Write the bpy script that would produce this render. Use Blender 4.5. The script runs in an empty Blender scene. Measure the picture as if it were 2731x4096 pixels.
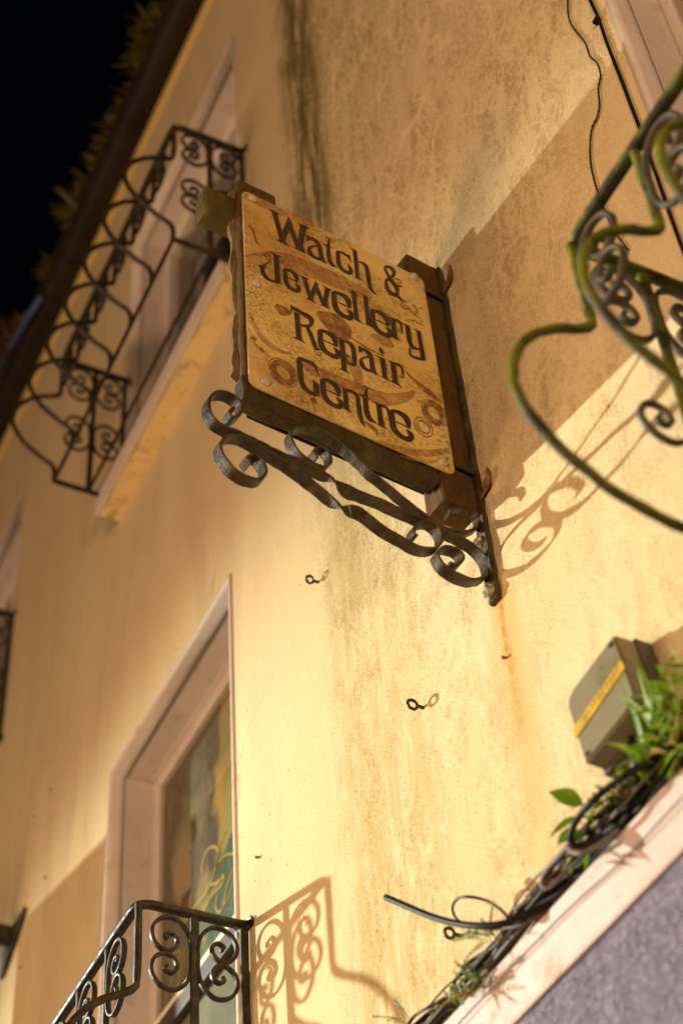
import bpy, bmesh, math, random
from mathutils import Vector, Matrix, noise as mnoise

random.seed(7)
scene = bpy.context.scene
C = scene.collection
V = Vector

# ------------------------------------------------------------------ camera
# world: X along the facade (right), Y into the facade (front face y = 0), Z up, street at z = 0
CAM = V((0.0, -1.6, 1.6))
FPX, CX, CY = 7004.46, 1365.5, 2048.0
R0 = V((0.4372194, 0.89725152, -0.06147277))      # image right
R1 = V((-0.67910565, 0.28456156, -0.67663892))    # image down
R2 = V((-0.58962252, 0.33758617, 0.73374442))     # view direction
cam_d = bpy.data.cameras.new('camera')
cam = bpy.data.objects.new('camera', cam_d)
C.objects.link(cam)
rot = Matrix((R0, -R1, -R2)).transposed()
cam.matrix_world = Matrix.Translation(CAM) @ rot.to_4x4()
cam_d.sensor_fit = 'VERTICAL'
cam_d.sensor_height = 36.0
cam_d.lens = 36.0 * FPX / 4096.0
cam_d.clip_start = 0.05
cam_d.clip_end = 300
cam_d.dof.use_dof = True
cam_d.dof.focus_distance = 4.02
cam_d.dof.aperture_fstop = 2.0
cam_d.dof.aperture_blades = 9
scene.camera = cam

# ------------------------------------------------------------------ night sky, lamps, exposure
world = bpy.data.worlds.new('World')
scene.world = world
world.use_nodes = True
bg = world.node_tree.nodes['Background']
bg.inputs['Color'].default_value = (0.25, 0.42, 1.0, 1)
bg.inputs['Strength'].default_value = 0.0011

def lamp(name, kind, loc, target, energy, color):
    d = bpy.data.lights.new(name, kind)
    o = bpy.data.objects.new(name, d)
    C.objects.link(o)
    o.location = loc
    o.rotation_euler = (V(target) - V(loc)).to_track_quat('-Z', 'Y').to_euler()
    d.energy = energy
    d.color = color
    return d
# street lamp up the street, its cone falls on the lower wall round the sign
k = lamp('street_lamp_light', 'SPOT', (-17.0, -9.5, 8.6), (-2.2, 0.0, 1.75), 24500, (1.0, 1.0, 0.84))
k.spot_size = math.radians(25.0)
k.spot_blend = 0.62
k.shadow_soft_size = 0.2
# soft warm area fills, added for the light in the shadows; no source seen
s = lamp('right_fill_light', 'AREA', (6.5, -7.0, 2.2), (-2.6, 0.0, 5.2), 860, (1.0, 0.64, 0.375))
s.shape = 'RECTANGLE'; s.size = 4.0; s.size_y = 2.6
s2 = lamp('front_fill_light', 'AREA', (-5.0, -7.5, 1.6), (-3.6, 0.0, 5.0), 410, (1.0, 0.65, 0.39))  # unseen frontal fill, added to brighten the sill and left wall
s2.shape = 'RECTANGLE'; s2.size = 4.0; s2.size_y = 2.0

scene.view_settings.view_transform = 'Standard'
scene.view_settings.look = 'None'
scene.view_settings.exposure = 0.0
scene.view_settings.gamma = 1.0
scene.render.engine = 'CYCLES'
scene.cycles.use_denoising = True
scene.cycles.max_bounces = 4
scene.cycles.diffuse_bounces = 2
scene.cycles.glossy_bounces = 2
scene.cycles.transparent_max_bounces = 8
scene.cycles.use_adaptive_sampling = True
scene.cycles.adaptive_threshold = 0.02
scene.cycles.sample_clamp_indirect = 4.0

# ------------------------------------------------------------------ placing helpers
def ray(px, py):
    return R0 * (px - CX) + R1 * (py - CY) + R2 * FPX
def at(px, py, out=0.0):
    """point on the plane that stands `out` metres in front of the facade"""
    r = ray(px, py)
    return CAM + r * ((-out - CAM.y) / r.y)
def atx(px, py, X):
    r = ray(px, py)
    return CAM + r * (X / r.x)
TH = math.radians(6.3)
SN = V((math.cos(TH), math.sin(TH), 0))          # normal of the sign face (towards the viewer)
SE = V((math.sin(TH), -math.cos(TH), 0))         # along the sign, away from the wall
SO = V((-2.157, 0, 0))
def sp(s, z, d=0.0):
    return SO + SE * s + SN * d + V((0, 0, z + 1.6))
def ats(px, py, d=0.0):
    """(s, z) of a pixel on the sign plane"""
    r = ray(px, py)
    p0 = SO + SN * d
    t = ((p0 - CAM).dot(SN)) / r.dot(SN)
    q = CAM + r * t
    return (q - p0).dot(SE), q.z - 1.6

# ------------------------------------------------------------------ object helpers
def tag(o, label=None, cat=None, group=None, kind=None):
    if label: o['label'] = label
    if cat: o['category'] = cat
    if group: o['group'] = group
    if kind: o['kind'] = kind
    return o
def empty(name, loc=(0, 0, 0)):
    o = bpy.data.objects.new(name, None)
    C.objects.link(o)
    o.location = loc
    o.empty_display_size = 0.1
    return o
def obj(name, bm, mat, parent=None, smooth=False, loc=None):
    me = bpy.data.meshes.new(name)
    bmesh.ops.recalc_face_normals(bm, faces=bm.faces)
    bm.to_mesh(me)
    bm.free()
    if mat: me.materials.append(mat)
    if smooth:
        for p in me.polygons: p.use_smooth = True
    o = bpy.data.objects.new(name, me)
    C.objects.link(o)
    if parent: o.parent = parent
    if loc is not None: o.location = loc
    return o
def copy_tree(o, parent=None):
    c = o.copy()
    C.objects.link(c)
    c.parent = parent
    for ch in list(o.children):
        copy_tree(ch, c)
    return c

def box(bm, x0, x1, y0, y1, z0, z1, bev=0.0, M=None):
    b = bmesh.new()
    vs = [b.verts.new((x, y, z)) for x in (x0, x1) for y in (y0, y1) for z in (z0, z1)]
    for f in ((0, 1, 3, 2), (4, 6, 7, 5), (0, 4, 5, 1), (2, 3, 7, 6), (0, 2, 6, 4), (1, 5, 7, 3)):
        b.faces.new([vs[i] for i in f])
    if bev:
        bmesh.ops.bevel(b, geom=b.edges[:], offset=bev, segments=2, affect='EDGES', profile=0.6)
    if M is not None:
        bmesh.ops.transform(b, matrix=M, verts=b.verts)
    merge(bm, b)
def merge(bm, b):
    m = bpy.data.meshes.new('tmp')
    b.to_mesh(m); b.free()
    bm.from_mesh(m)
    bpy.data.meshes.remove(m)

def catmull(pts, n=6):
    pts = [V(p) for p in pts]
    out = []
    P = [pts[0] * 2 - pts[1]] + pts + [pts[-1] * 2 - pts[-2]]
    for i in range(1, len(P) - 2):
        for k in range(n):
            t = k / n
            a, b, c, d = P[i - 1], P[i], P[i + 1], P[i + 2]
            out.append(0.5 * ((2 * b) + (c - a) * t + (2 * a - 5 * b + 4 * c - d) * t * t + (3 * b - a - 3 * c + d) * t ** 3))
    out.append(pts[-1])
    return out

def sweep(bm, pts, prof, ref=None, twist=None, scale=None):
    """sweep a closed 2D profile along pts. prof x-axis follows `ref` (fixed binormal) when given"""
    pts = [V(p) for p in pts]
    n = len(pts)
    rings = []
    prev = None
    for i in range(n):
        t = (pts[min(i + 1, n - 1)] - pts[max(i - 1, 0)])
        if t.length < 1e-9: t = V((0, 0, 1))
        t.normalize()
        if ref is not None:
            b = ref - t * ref.dot(t)
            if b.length < 1e-4: b = t.orthogonal()
        else:
            b = (t.orthogonal() if prev is None else prev - t * prev.dot(t))
            if b.length < 1e-6: b = t.orthogonal()
        b.normalize()
        prev = b
        c = t.cross(b)
        if twist and twist[i]:
            q = Matrix.Rotation(twist[i], 3, t)
            b2, c2 = q @ b, q @ c
        else:
            b2, c2 = b, c
        k = scale[i] if scale else 1.0
        rings.append([bm.verts.new(pts[i] + b2 * (x * k) + c2 * (y * k)) for x, y in prof])
    m = len(prof)
    for i in range(n - 1):
        for j in range(m):
            bm.faces.new((rings[i][j], rings[i][(j + 1) % m], rings[i + 1][(j + 1) % m], rings[i + 1][j]))
    if m > 2:
        bm.faces.new(rings[0][::-1]); bm.faces.new(rings[-1])
def circ(r, n=8):
    return [(r * math.cos(2 * math.pi * i / n), r * math.sin(2 * math.pi * i / n)) for i in range(n)]
def rect(w, h, c=0.0):
    if c <= 0: return [(-w / 2, -h / 2), (w / 2, -h / 2), (w / 2, h / 2), (-w / 2, h / 2)]
    a, b = w / 2, h / 2
    return [(-a + c, -b), (a - c, -b), (a, -b + c), (a, b - c), (a - c, b), (-a + c, b), (-a, b - c), (-a, -b + c)]
def rough(bm, amt, freq, seed=0.0):
    for v in bm.verts:
        v.co += V([mnoise.noise(v.co * freq + V((seed + 13.1 * i, 7.7 * i, 3.3))) for i in range(3)]) * amt

# ------------------------------------------------------------------ material helpers
class NT:
    def __init__(s, name, rough=0.6, spec=0.3, metallic=0.0):
        s.m = bpy.data.materials.new(name)
        s.m.use_nodes = True
        s.t = s.m.node_tree
        s.b = s.t.nodes['Principled BSDF']
        s.b.inputs['Roughness'].default_value = rough
        s.b.inputs['Specular IOR Level'].default_value = spec
        s.b.inputs['Metallic'].default_value = metallic
        s.co = s.t.nodes.new('ShaderNodeTexCoord').outputs['Object']
    def link(s, a, b): s.t.links.new(a, b)
    def val(s, sock, x):
        if hasattr(x, 'is_linked'): s.link(x, sock)
        elif isinstance(x, (tuple, list)) and len(x) == 3 and sock.type == 'RGBA': sock.default_value = (*x, 1)
        else: sock.default_value = x
    def mapping(s, scale, loc=(0, 0, 0)):
        n = s.t.nodes.new('ShaderNodeMapping')
        n.inputs['Scale'].default_value = scale
        n.inputs['Location'].default_value = loc
        s.link(s.co, n.inputs['Vector'])
        return n.outputs[0]
    def noise(s, scale=5, detail=4, rough=0.55, stretch=(1, 1, 1), loc=(0, 0, 0), dist=0.0, vec=None):
        n = s.t.nodes.new('ShaderNodeTexNoise')
        n.inputs['Scale'].default_value = scale
        n.inputs['Detail'].default_value = min(detail, 5)
        n.inputs['Roughness'].default_value = rough
        n.inputs['Distortion'].default_value = dist
        s.link(vec or s.mapping(stretch, loc), n.inputs['Vector'])
        return n.outputs[0]
    def voro(s, scale, feature='F1', stretch=(1, 1, 1), vec=None, rnd=1.0):
        n = s.t.nodes.new('ShaderNodeTexVoronoi')
        n.feature = feature
        n.inputs['Scale'].default_value = scale
        n.inputs['Randomness'].default_value = rnd
        s.link(vec or s.mapping(stretch), n.inputs['Vector'])
        return n.outputs['Distance']
    def ramp(s, x, lo, hi, a=0.0, b=1.0, smooth=True):
        n = s.t.nodes.new('ShaderNodeMapRange')
        n.interpolation_type = 'SMOOTHSTEP' if smooth else 'LINEAR'
        s.val(n.inputs['Value'], x)
        n.inputs['From Min'].default_value = lo; n.inputs['From Max'].default_value = hi
        n.inputs['To Min'].default_value = a; n.inputs['To Max'].default_value = b
        return n.outputs[0]
    def math(s, op, a, b=0.0, c=None):
        n = s.t.nodes.new('ShaderNodeMath'); n.operation = op
        s.val(n.inputs[0], a); s.val(n.inputs[1], b)
        if c is not None: s.val(n.inputs[2], c)
        return n.outputs[0]
    def mul(s, a, b): return s.math('MULTIPLY', a, b)
    def mix(s, f, a, b, mode='MIX'):
        n = s.t.nodes.new('ShaderNodeMix'); n.data_type = 'RGBA'; n.blend_type = mode
        s.val(n.inputs[0], f); s.val(n.inputs[6], a); s.val(n.inputs[7], b)
        return n.outputs[2]
    def xyz(s):
        n = s.t.nodes.new('ShaderNodeSeparateXYZ'); s.link(s.co, n.inputs[0]); return n.outputs
    def band(s, x, c, w, soft):
        """1 within w of c, fading over soft"""
        d = s.math('ABSOLUTE', s.math('SUBTRACT', x, c))
        return s.ramp(d, w, w + soft, 1.0, 0.0)
    def up(s):
        n = s.t.nodes.new('ShaderNodeNewGeometry')
        q = s.t.nodes.new('ShaderNodeSeparateXYZ'); s.link(n.outputs['Normal'], q.inputs[0]); return q.outputs[2]
    def color(s, c): s.val(s.b.inputs['Base Color'], c); return s
    def rgh(s, c): s.val(s.b.inputs['Roughness'], c); return s
    def bump(s, h, strength=0.3, dist=0.01):
        n = s.t.nodes.new('ShaderNodeBump')
        n.inputs['Strength'].default_value = strength; n.inputs['Distance'].default_value = dist
        s.link(h, n.inputs['Height'])
        prev = s.b.inputs['Normal'].links
        if prev: s.link(prev[0].from_socket, n.inputs['Normal'])
        s.link(n.outputs[0], s.b.inputs['Normal'])
        return s

MAT = {}
# plaster wall, cream limewash with drips, algae, rust and specks
def wall_material():
    m = NT('cream_wall_paint', 0.85, 0.12)
    x, y, z = m.xyz()
    n1 = m.noise(1.9, 3, 0.55, (1, 1, 0.45))
    n2 = m.noise(1.0, 4, 0.55, (3.4, 1, 0.7), dist=0.8)
    n3 = m.noise(75, 4, 0.72, (1, 1, 0.6))
    n4 = m.noise(11, 5, 0.68, (1, 1, 0.42), dist=0.7)
    n5 = m.noise(1.0, 5, 0.68, (26, 1, 1.9), (5, 0, 1), dist=0.6)
    n6 = m.noise(3.1, 4, 0.6, (1, 1, 0.5), (7, 0, 3))
    off = lambda n_, k_: m.math('MULTIPLY', m.math('SUBTRACT', n_, 0.5), k_)
    base = m.mix(m.ramp(n1, 0.35, 0.65), (0.69, 0.545, 0.305), (0.725, 0.585, 0.345))
    # soft rain streaks on the far part, grime towards the eaves
    far = m.ramp(x, -3.9, -3.0, 1.0, 0.2)
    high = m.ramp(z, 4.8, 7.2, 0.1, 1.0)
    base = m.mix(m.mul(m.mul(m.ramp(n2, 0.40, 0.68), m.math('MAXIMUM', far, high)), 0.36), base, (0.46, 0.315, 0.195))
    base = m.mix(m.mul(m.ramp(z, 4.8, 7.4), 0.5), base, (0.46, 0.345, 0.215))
    # dirty zone round the sign: soft mottling and creeping pale veins
    xw = m.math('ADD', x, off(n1, 0.25))
    zone = m.mul(m.ramp(xw, -3.08, -2.82), m.ramp(xw, -1.05, -1.95))
    zone = m.math('MAXIMUM', zone, m.mul(m.ramp(z, 4.6, 5.7), m.ramp(xw, -3.05, -2.8)))
    grain = m.math('ADD', m.mul(n3, 0.45), m.mul(n4, 0.55))
    mot = m.mul(m.ramp(grain, 0.43, 0.59), m.ramp(n6, 0.28, 0.62, 0.3, 1.0))
    base = m.mix(m.mul(m.mul(mot, zone), m.ramp(z, 4.2, 5.8, 0.62, 0.95)), base, (0.36, 0.25, 0.10))
    vv = m.t.nodes.new('ShaderNodeVectorMath'); vv.operation = 'ADD'
    nz = m.t.nodes.new('ShaderNodeTexNoise'); nz.inputs['Scale'].default_value = 7; nz.inputs['Detail'].default_value = 5
    m.link(m.co, nz.inputs['Vector'])
    sc = m.t.nodes.new('ShaderNodeVectorMath'); sc.operation = 'SCALE'; sc.inputs['Scale'].default_value = 0.17
    m.link(nz.outputs['Color'], sc.inputs[0])
    m.link(m.mapping((1, 0, 0.40)), vv.inputs[0]); m.link(sc.outputs[0], vv.inputs[1])
    vein = m.mul(m.ramp(m.voro(8, 'DISTANCE_TO_EDGE', vec=vv.outputs[0]), 0.0, 0.07, 1.0, 0.0), m.ramp(n6, 0.40, 0.52))
    base = m.mix(m.mul(m.mul(vein, zone), 0.65), base, (0.75, 0.60, 0.37))
    vein2 = m.mul(m.ramp(m.voro(26, 'DISTANCE_TO_EDGE', vec=vv.outputs[0]), 0.0, 0.10, 1.0, 0.0), m.ramp(n4, 0.42, 0.56))
    base = m.mix(m.mul(m.mul(vein2, zone), 0.55), base, (0.76, 0.62, 0.39))
    # algae drip line beside the sign, all the way down
    al = m.math('ADD', x, off(n4, 0.20))
    hi = m.ramp(z, 5.6, 6.7, 0.14, 1.0)
    alg = m.mul(m.mul(m.band(al, -2.80, 0.05, 0.16), m.ramp(m.math('ADD', m.mul(n5, 0.65), m.mul(n3, 0.35)), 0.36, 0.54)), hi)
    base = m.mix(m.mul(alg, 0.97), base, (0.085, 0.068, 0.012))
    alg2 = m.mul(m.mul(m.band(al, -2.50, 0.02, 0.30), m.ramp(m.math('ADD', m.mul(n5, 0.5), m.mul(n3, 0.5)), 0.49, 0.62)), m.ramp(z, 5.4, 6.8))
    base = m.mix(m.mul(alg2, 0.75), base, (0.17, 0.125, 0.04))
    wide = m.mul(m.band(al, -2.70, 0.08, 0.20), m.mul(m.math('MAXIMUM', m.mul(m.ramp(grain, 0.40, 0.62), 0.7), m.ramp(n5, 0.42, 0.62)), m.ramp(z, 5.9, 4.9)))
    base = m.mix(m.mul(wide, 0.55), base, (0.42, 0.31, 0.075))
    # rust run under the bracket foot
    zr = m.ramp(z, 4.22, 4.16)
    rw = m.math('ADD', x, off(n4, 0.05))
    r1 = m.mul(m.mul(m.band(rw, -2.163, 0.003, 0.016), zr), m.mul(m.ramp(z, 3.6, 4.25, 0.0, 1.0), m.ramp(n3, 0.36, 0.58, 0.25, 1.0)))
    r2 = m.mul(m.mul(m.band(rw, -2.155, 0.01, 0.085), zr), m.ramp(z, 3.1, 4.1, 0.2, 0.75))
    base = m.mix(m.mul(r2, 0.75), base, (0.58, 0.34, 0.075))
    base = m.mix(m.mul(r1, 0.95), base, (0.46, 0.19, 0.015))
    # specks, chips and a few hair cracks
    base = m.mix(m.mul(m.ramp(m.voro(24, 'F1', (1, 1, 0.6)), 0.06, 0.12, 1.0, 0.0), m.mul(m.ramp(n4, 0.54, 0.60), 0.75)), base, (0.20, 0.115, 0.05))
    crk = m.mul(m.ramp(m.voro(0.9, 'DISTANCE_TO_EDGE', vec=vv.outputs[0]), 0.0, 0.004, 1.0, 0.0), m.ramp(n1, 0.5, 0.6))
    base = m.mix(m.mul(m.mul(crk, m.ramp(x, -2.6, -3.0)), 0.5), base, (0.33, 0.2, 0.09))
    grit = m.noise(185, 3, 0.7, (1, 1, 0.8), (1, 2, 3))
    gmask = m.ramp(n4, 0.36, 0.62, 0.25, 1.0)
    base = m.mix(m.mul(m.mul(m.ramp(grit, 0.54, 0.66), gmask), m.math('ADD', m.mul(zone, 0.5), 0.34)), base, (0.25, 0.165, 0.075))
    base = m.mix(m.mul(m.ramp(grit, 0.46, 0.36), 0.22), base, (0.80, 0.66, 0.43))
    m.color(base)
    m.bump(n6, 0.25, 0.03)
    m.bump(grit, 0.6, 0.0035)
    m.bump(n4, 0.30, 0.008)
    return m.m
MAT['wall'] = wall_material()

def painted(name, c1, c2, dirt, amt=0.35, rg=0.6, bump=0.15, scale=12):
    m = NT(name, rg, 0.25)
    col = m.mix(m.ramp(m.noise(2.5, 4), 0.35, 0.65), c1, c2)
    d = m.mul(m.ramp(m.noise(scale, 6, 0.7), 0.52, 0.70), amt)
    col = m.mix(d, col, dirt)
    col = m.mix(m.mul(m.ramp(m.noise(40, 4, 0.7, (1, 1, 1), (3, 1, 2)), 0.64, 0.70), amt), col, [c * 0.6 for c in dirt])
    m.color(col)
    m.bump(m.noise(60, 4, 0.6), bump, 0.003)
    m.bump(m.noise(9, 4, 0.6), bump, 0.008)
    return m.m
MAT['pink'] = painted('pink_trim_paint', (0.63, 0.53, 0.455), (0.57, 0.47, 0.40), (0.30, 0.20, 0.13))
MAT['lit_frieze'] = painted('lit_frieze_yellow', (0.74, 0.53, 0.20), (0.68, 0.48, 0.18), (0.35, 0.22, 0.08))  # brighter yellow carries the light on the wall under the gutter
MAT['band'] = painted('pale_pink_band_paint', (0.64, 0.53, 0.50), (0.58, 0.47, 0.44), (0.40, 0.27, 0.21), 0.95, 0.6, 0.45, 7)
MAT['sill'] = painted('weathered_sill_stone', (0.82, 0.62, 0.29), (0.74, 0.55, 0.24), (0.26, 0.17, 0.07), 0.75, 0.85, 0.35, 9)
MAT['white'] = painted('off_white_paint', (0.78, 0.70, 0.55), (0.72, 0.64, 0.5), (0.4, 0.3, 0.2))
MAT['darkrail'] = painted('dark_brown_sash_paint', (0.06, 0.042, 0.03), (0.045, 0.03, 0.022), (0.12, 0.09, 0.06))
MAT['gutter'] = painted('brown_gutter_paint', (0.022, 0.014, 0.008), (0.016, 0.010, 0.006), (0.045, 0.028, 0.015), 0.4, 0.55, 0.2)
MAT['blue'] = painted('blue_light_paint', (0.09, 0.12, 0.30), (0.07, 0.10, 0.26), (0.04, 0.05, 0.1), 0.3)  # blue stands for coloured light caught on the gutter edge
MAT['street'] = painted('asphalt', (0.05, 0.048, 0.046), (0.06, 0.056, 0.053), (0.03, 0.03, 0.03), 0.6, 0.9, 0.5)
MAT['slate'] = painted('roof_slate', (0.05, 0.05, 0.055), (0.06, 0.058, 0.06), (0.03, 0.03, 0.03), 0.5, 0.8)

def stucco():
    m = NT('mauve_roughcast', 0.72, 0.35)
    m.color(m.mix(m.ramp(m.noise(14, 5, 0.7), 0.35, 0.7), (0.180, 0.160, 0.235), (0.270, 0.245, 0.335)))
    m.bump(m.noise(46, 4, 0.6, (1, 1, 1.6), dist=0.5), 1.0, 0.028)
    m.bump(m.noise(130, 3, 0.6), 0.5, 0.005)
    return m.m
MAT['stucco'] = stucco()

def iron(name, c, moss, mossc, spec=0.45, rg=0.42):
    m = NT(name, rg, spec)
    col = m.mix(m.ramp(m.noise(22, 5, 0.7), 0.42, 0.66), c, [c[0] * 2.2, c[1] * 1.7, c[2] * 1.4])
    f = m.mul(m.ramp(m.noise(11, 5, 0.7, (1, 1, 1), (4, 2, 1)), 0.56 - 0.22 * moss, 0.66 - 0.12 * moss), m.ramp(m.up(), -0.9, 0.4, 0.25, 1.0))
    col = m.mix(m.mul(f, min(1.0, 0.55 + moss * 0.5)), col, mossc)
    col = m.mix(m.mul(m.ramp(m.noise(38, 4, 0.7, (1, 1, 1), (9, 4, 2)), 0.56, 0.66), 0.65), col, (0.105, 0.050, 0.014))
    m.color(col)
    m.rgh(m.ramp(m.noise(30, 4, 0.7), 0.3, 0.7, rg - 0.1, rg + 0.3))
    m.bump(m.noise(75, 4, 0.7), 0.5, 0.004)
    return m.m
MAT['iron'] = iron('weathered_black_iron', (0.013, 0.010, 0.007), 0.30, (0.055, 0.062, 0.006))
MAT['iron_moss'] = iron('mossy_green_iron', (0.016, 0.016, 0.008), 0.8, (0.150, 0.165, 0.004), 0.22, 0.6)
MAT['iron_grey'] = iron('grey_lichened_iron', (0.050, 0.045, 0.036), 0.5, (0.06, 0.066, 0.012), 0.3, 0.55)
MAT['iron_sign'] = iron('dark_strap_iron', (0.024, 0.016, 0.007), 0.6, (0.065, 0.050, 0.010), 0.45, 0.42)
MAT['rust'] = iron('orange_rust', (0.15, 0.078, 0.022), 0.3, (0.05, 0.03, 0.01), 0.2, 0.8)
def lichen():
    m = NT('grey_lichen', 0.95, 0.1)
    m.color(m.mix(m.ramp(m.noise(90, 4, 0.7), 0.4, 0.6), (0.19, 0.17, 0.10), (0.42, 0.39, 0.28)))
    m.bump(m.noise(140, 4, 0.7), 1.0, 0.006)
    return m.m
MAT['lichen'] = lichen()

def wood(name, c1, c2, moss):
    m = NT(name, 0.75, 0.25)
    g = m.noise(1.0, 6, 0.7, (90, 90, 7), dist=0.4)
    g2 = m.noise(1.0, 4, 0.6, (14, 14, 5), (2, 4, 1))
    col = m.mix(m.ramp(g, 0.35, 0.65), c1, c2)
    col = m.mix(m.mul(m.ramp(g2, 0.5, 0.7), 0.5), col, (0.03, 0.018, 0.008))
    f = m.mul(m.ramp(m.noise(18, 6, 0.75), 0.60 - 0.25 * moss, 0.70 - 0.1 * moss), 0.85)
    col = m.mix(f, col, (0.075, 0.062, 0.006))
    m.color(col)
    m.bump(g, 0.5, 0.004)
    m.bump(m.noise(40, 5, 0.7), 0.4, 0.004)
    return m.m
MAT['wood'] = wood('brown_varnished_wood', (0.105, 0.050, 0.012), (0.065, 0.031, 0.008), 0.25)
MAT['wood_dark'] = wood('dark_damp_wood', (0.060, 0.034, 0.011), (0.036, 0.022, 0.008), 0.5)
MAT['wood_moss'] = wood('mossy_wood', (0.12, 0.075, 0.018), (0.09, 0.058, 0.014), 1.0)
MAT['wood_pale'] = wood('weathered_pale_wood', (0.23, 0.145, 0.05), (0.13, 0.08, 0.028), 0.45)

def panel_mat():
    m = NT('stained_cream_sign_print', 0.34, 0.4)
    base = m.mix(m.ramp(m.noise(4, 4, 0.6), 0.38, 0.62), (0.66, 0.455, 0.125), (0.74, 0.55, 0.21))
    # printed parchment tones
    base = m.mix(m.mul(m.ramp(m.noise(3.0, 5, 0.6, (1, 1, 1), (5, 1, 3)), 0.47, 0.62), 0.6), base, (0.36, 0.155, 0.035))
    base = m.mix(m.mul(m.ramp(m.noise(5.0, 5, 0.65, (1, 1, 1), (1, 7, 3)), 0.58, 0.70), 0.55), base, (0.33, 0.105, 0.04))
    # algae growth, speckled
    f = m.mul(m.ramp(m.noise(100, 5, 0.8), 0.42, 0.62), m.ramp(m.noise(4.5, 4, 0.65, (1, 1, 1), (2, 2, 9)), 0.42, 0.58))
    base = m.mix(m.mul(f, 0.8), base, (0.14, 0.10, 0.010))
    f2 = m.mul(m.ramp(m.noise(60, 5, 0.75, (1, 1, 1), (7, 2, 0)), 0.50, 0.62), m.ramp(m.noise(4.2, 4, 0.6, (1, 1, 1), (4, 3, 1)), 0.44, 0.60))
    base = m.mix(m.mul(f2, 0.8), base, (0.17, 0.14, 0.012))
    m.color(base)
    m.rgh(m.ramp(f, 0, 1, 0.30, 0.65))
    return m.m
MAT['panel'] = panel_mat()
def flat(name, c, rg=0.5, spec=0.3, alpha=None, var=0.2):
    m = NT(name, rg, spec)
    m.color(m.mix(m.ramp(m.noise(25, 4, 0.7), 0.35, 0.65), c, [x * (1 - var) for x in c]))
    if alpha is not None:
        m.val(m.b.inputs['Alpha'], m.ramp(m.noise(45, 5, 0.7), 0.3, 0.65, alpha + 0.15, alpha - 0.25))
    return m.m
def letter_mat():
    m = NT('dark_brown_lettering', 0.4, 0.3)
    c = m.mix(m.ramp(m.noise(60, 5, 0.75), 0.50, 0.68), (0.024, 0.012, 0.006), (0.105, 0.058, 0.016))
    m.color(m.mix(m.mul(m.ramp(m.noise(210, 4, 0.8), 0.58, 0.66), 0.5), c, (0.19, 0.12, 0.03)))
    return m.m
MAT['letter'] = letter_mat()
MAT['halo'] = flat('brown_letter_shading', (0.16, 0.08, 0.02), 0.45, 0.3, 0.3)
MAT['print'] = flat('red_brown_print', (0.22, 0.060, 0.025), 0.4, 0.3, 0.56)
MAT['print2'] = flat('pale_rose_print', (0.42, 0.17, 0.065), 0.4, 0.3, 0.46)
MAT['panel_edge'] = flat('pale_panel_edge', (0.66, 0.47, 0.28), 0.35)
MAT['screw'] = flat('milky_screw_cap', (0.62, 0.50, 0.34), 0.16, 0.6)
MAT['boxgrey'] = painted('grey_beige_plastic', (0.24, 0.21, 0.13), (0.20, 0.175, 0.105), (0.10, 0.085, 0.04), 0.6, 0.45, 0.08, 8)
MAT['boxdark'] = painted('brown_grey_plastic', (0.085, 0.068, 0.045), (0.07, 0.056, 0.038), (0.04, 0.03, 0.02), 0.45, 0.5, 0.08, 8)
MAT['tape'] = flat('yellow_label_tape', (0.60, 0.42, 0.02), 0.5, 0.3, None, 0.35)
MAT['tapeink'] = flat('faded_label_ink', (0.42, 0.235, 0.03), 0.5, 0.3, None, 0.2)
MAT['cable_black'] = flat('black_cable_sheath', (0.010, 0.0075, 0.006), 0.55, 0.2)
MAT['cable_grey'] = flat('grey_cable_sheath', (0.16, 0.135, 0.115), 0.5, 0.22)
MAT['cable_brown'] = flat('brown_cable_sheath', (0.085, 0.058, 0.042), 0.5, 0.22)
MAT['cable_pale'] = flat('pale_cable_sheath', (0.20, 0.17, 0.135), 0.5, 0.22)
MAT['wire'] = flat('thin_dark_wire', (0.060, 0.040, 0.020), 0.5, 0.3)

def leafmat(name, c1, c2, tr=0.25):
    m = NT(name, 0.5, 0.35)
    m.color(m.mix(m.ramp(m.noise(30, 3), 0.35, 0.65), c1, c2))
    m.b.inputs['Subsurface Weight'].default_value = 0.0
    t = m.t.nodes.new('ShaderNodeBsdfTranslucent'); t.inputs['Color'].default_value = (c1[0] * 1.4, c1[1] * 1.4, c1[2], 1)
    x = m.t.nodes.new('ShaderNodeMixShader'); x.inputs[0].default_value = tr
    m.link(m.b.outputs[0], x.inputs[1]); m.link(t.outputs[0], x.inputs[2])
    m.link(x.outputs[0], m.t.nodes['Material Output'].inputs[0])
    return m.m
MAT['leaf'] = leafmat('green_leaf', (0.12, 0.25, 0.012), (0.09, 0.19, 0.010))
MAT['leaf_bright'] = leafmat('bright_green_leaf', (0.27, 0.38, 0.016), (0.17, 0.29, 0.012))
MAT['leaf_dry'] = leafmat('dry_yellow_leaf', (0.34, 0.22, 0.025), (0.24, 0.14, 0.02))
MAT['weed'] = leafmat('gutter_weed', (0.12, 0.11, 0.010), (0.09, 0.07, 0.008))
MAT['weed_dry'] = leafmat('dry_gutter_weed', (0.14, 0.07, 0.014), (0.10, 0.048, 0.010))

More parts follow.
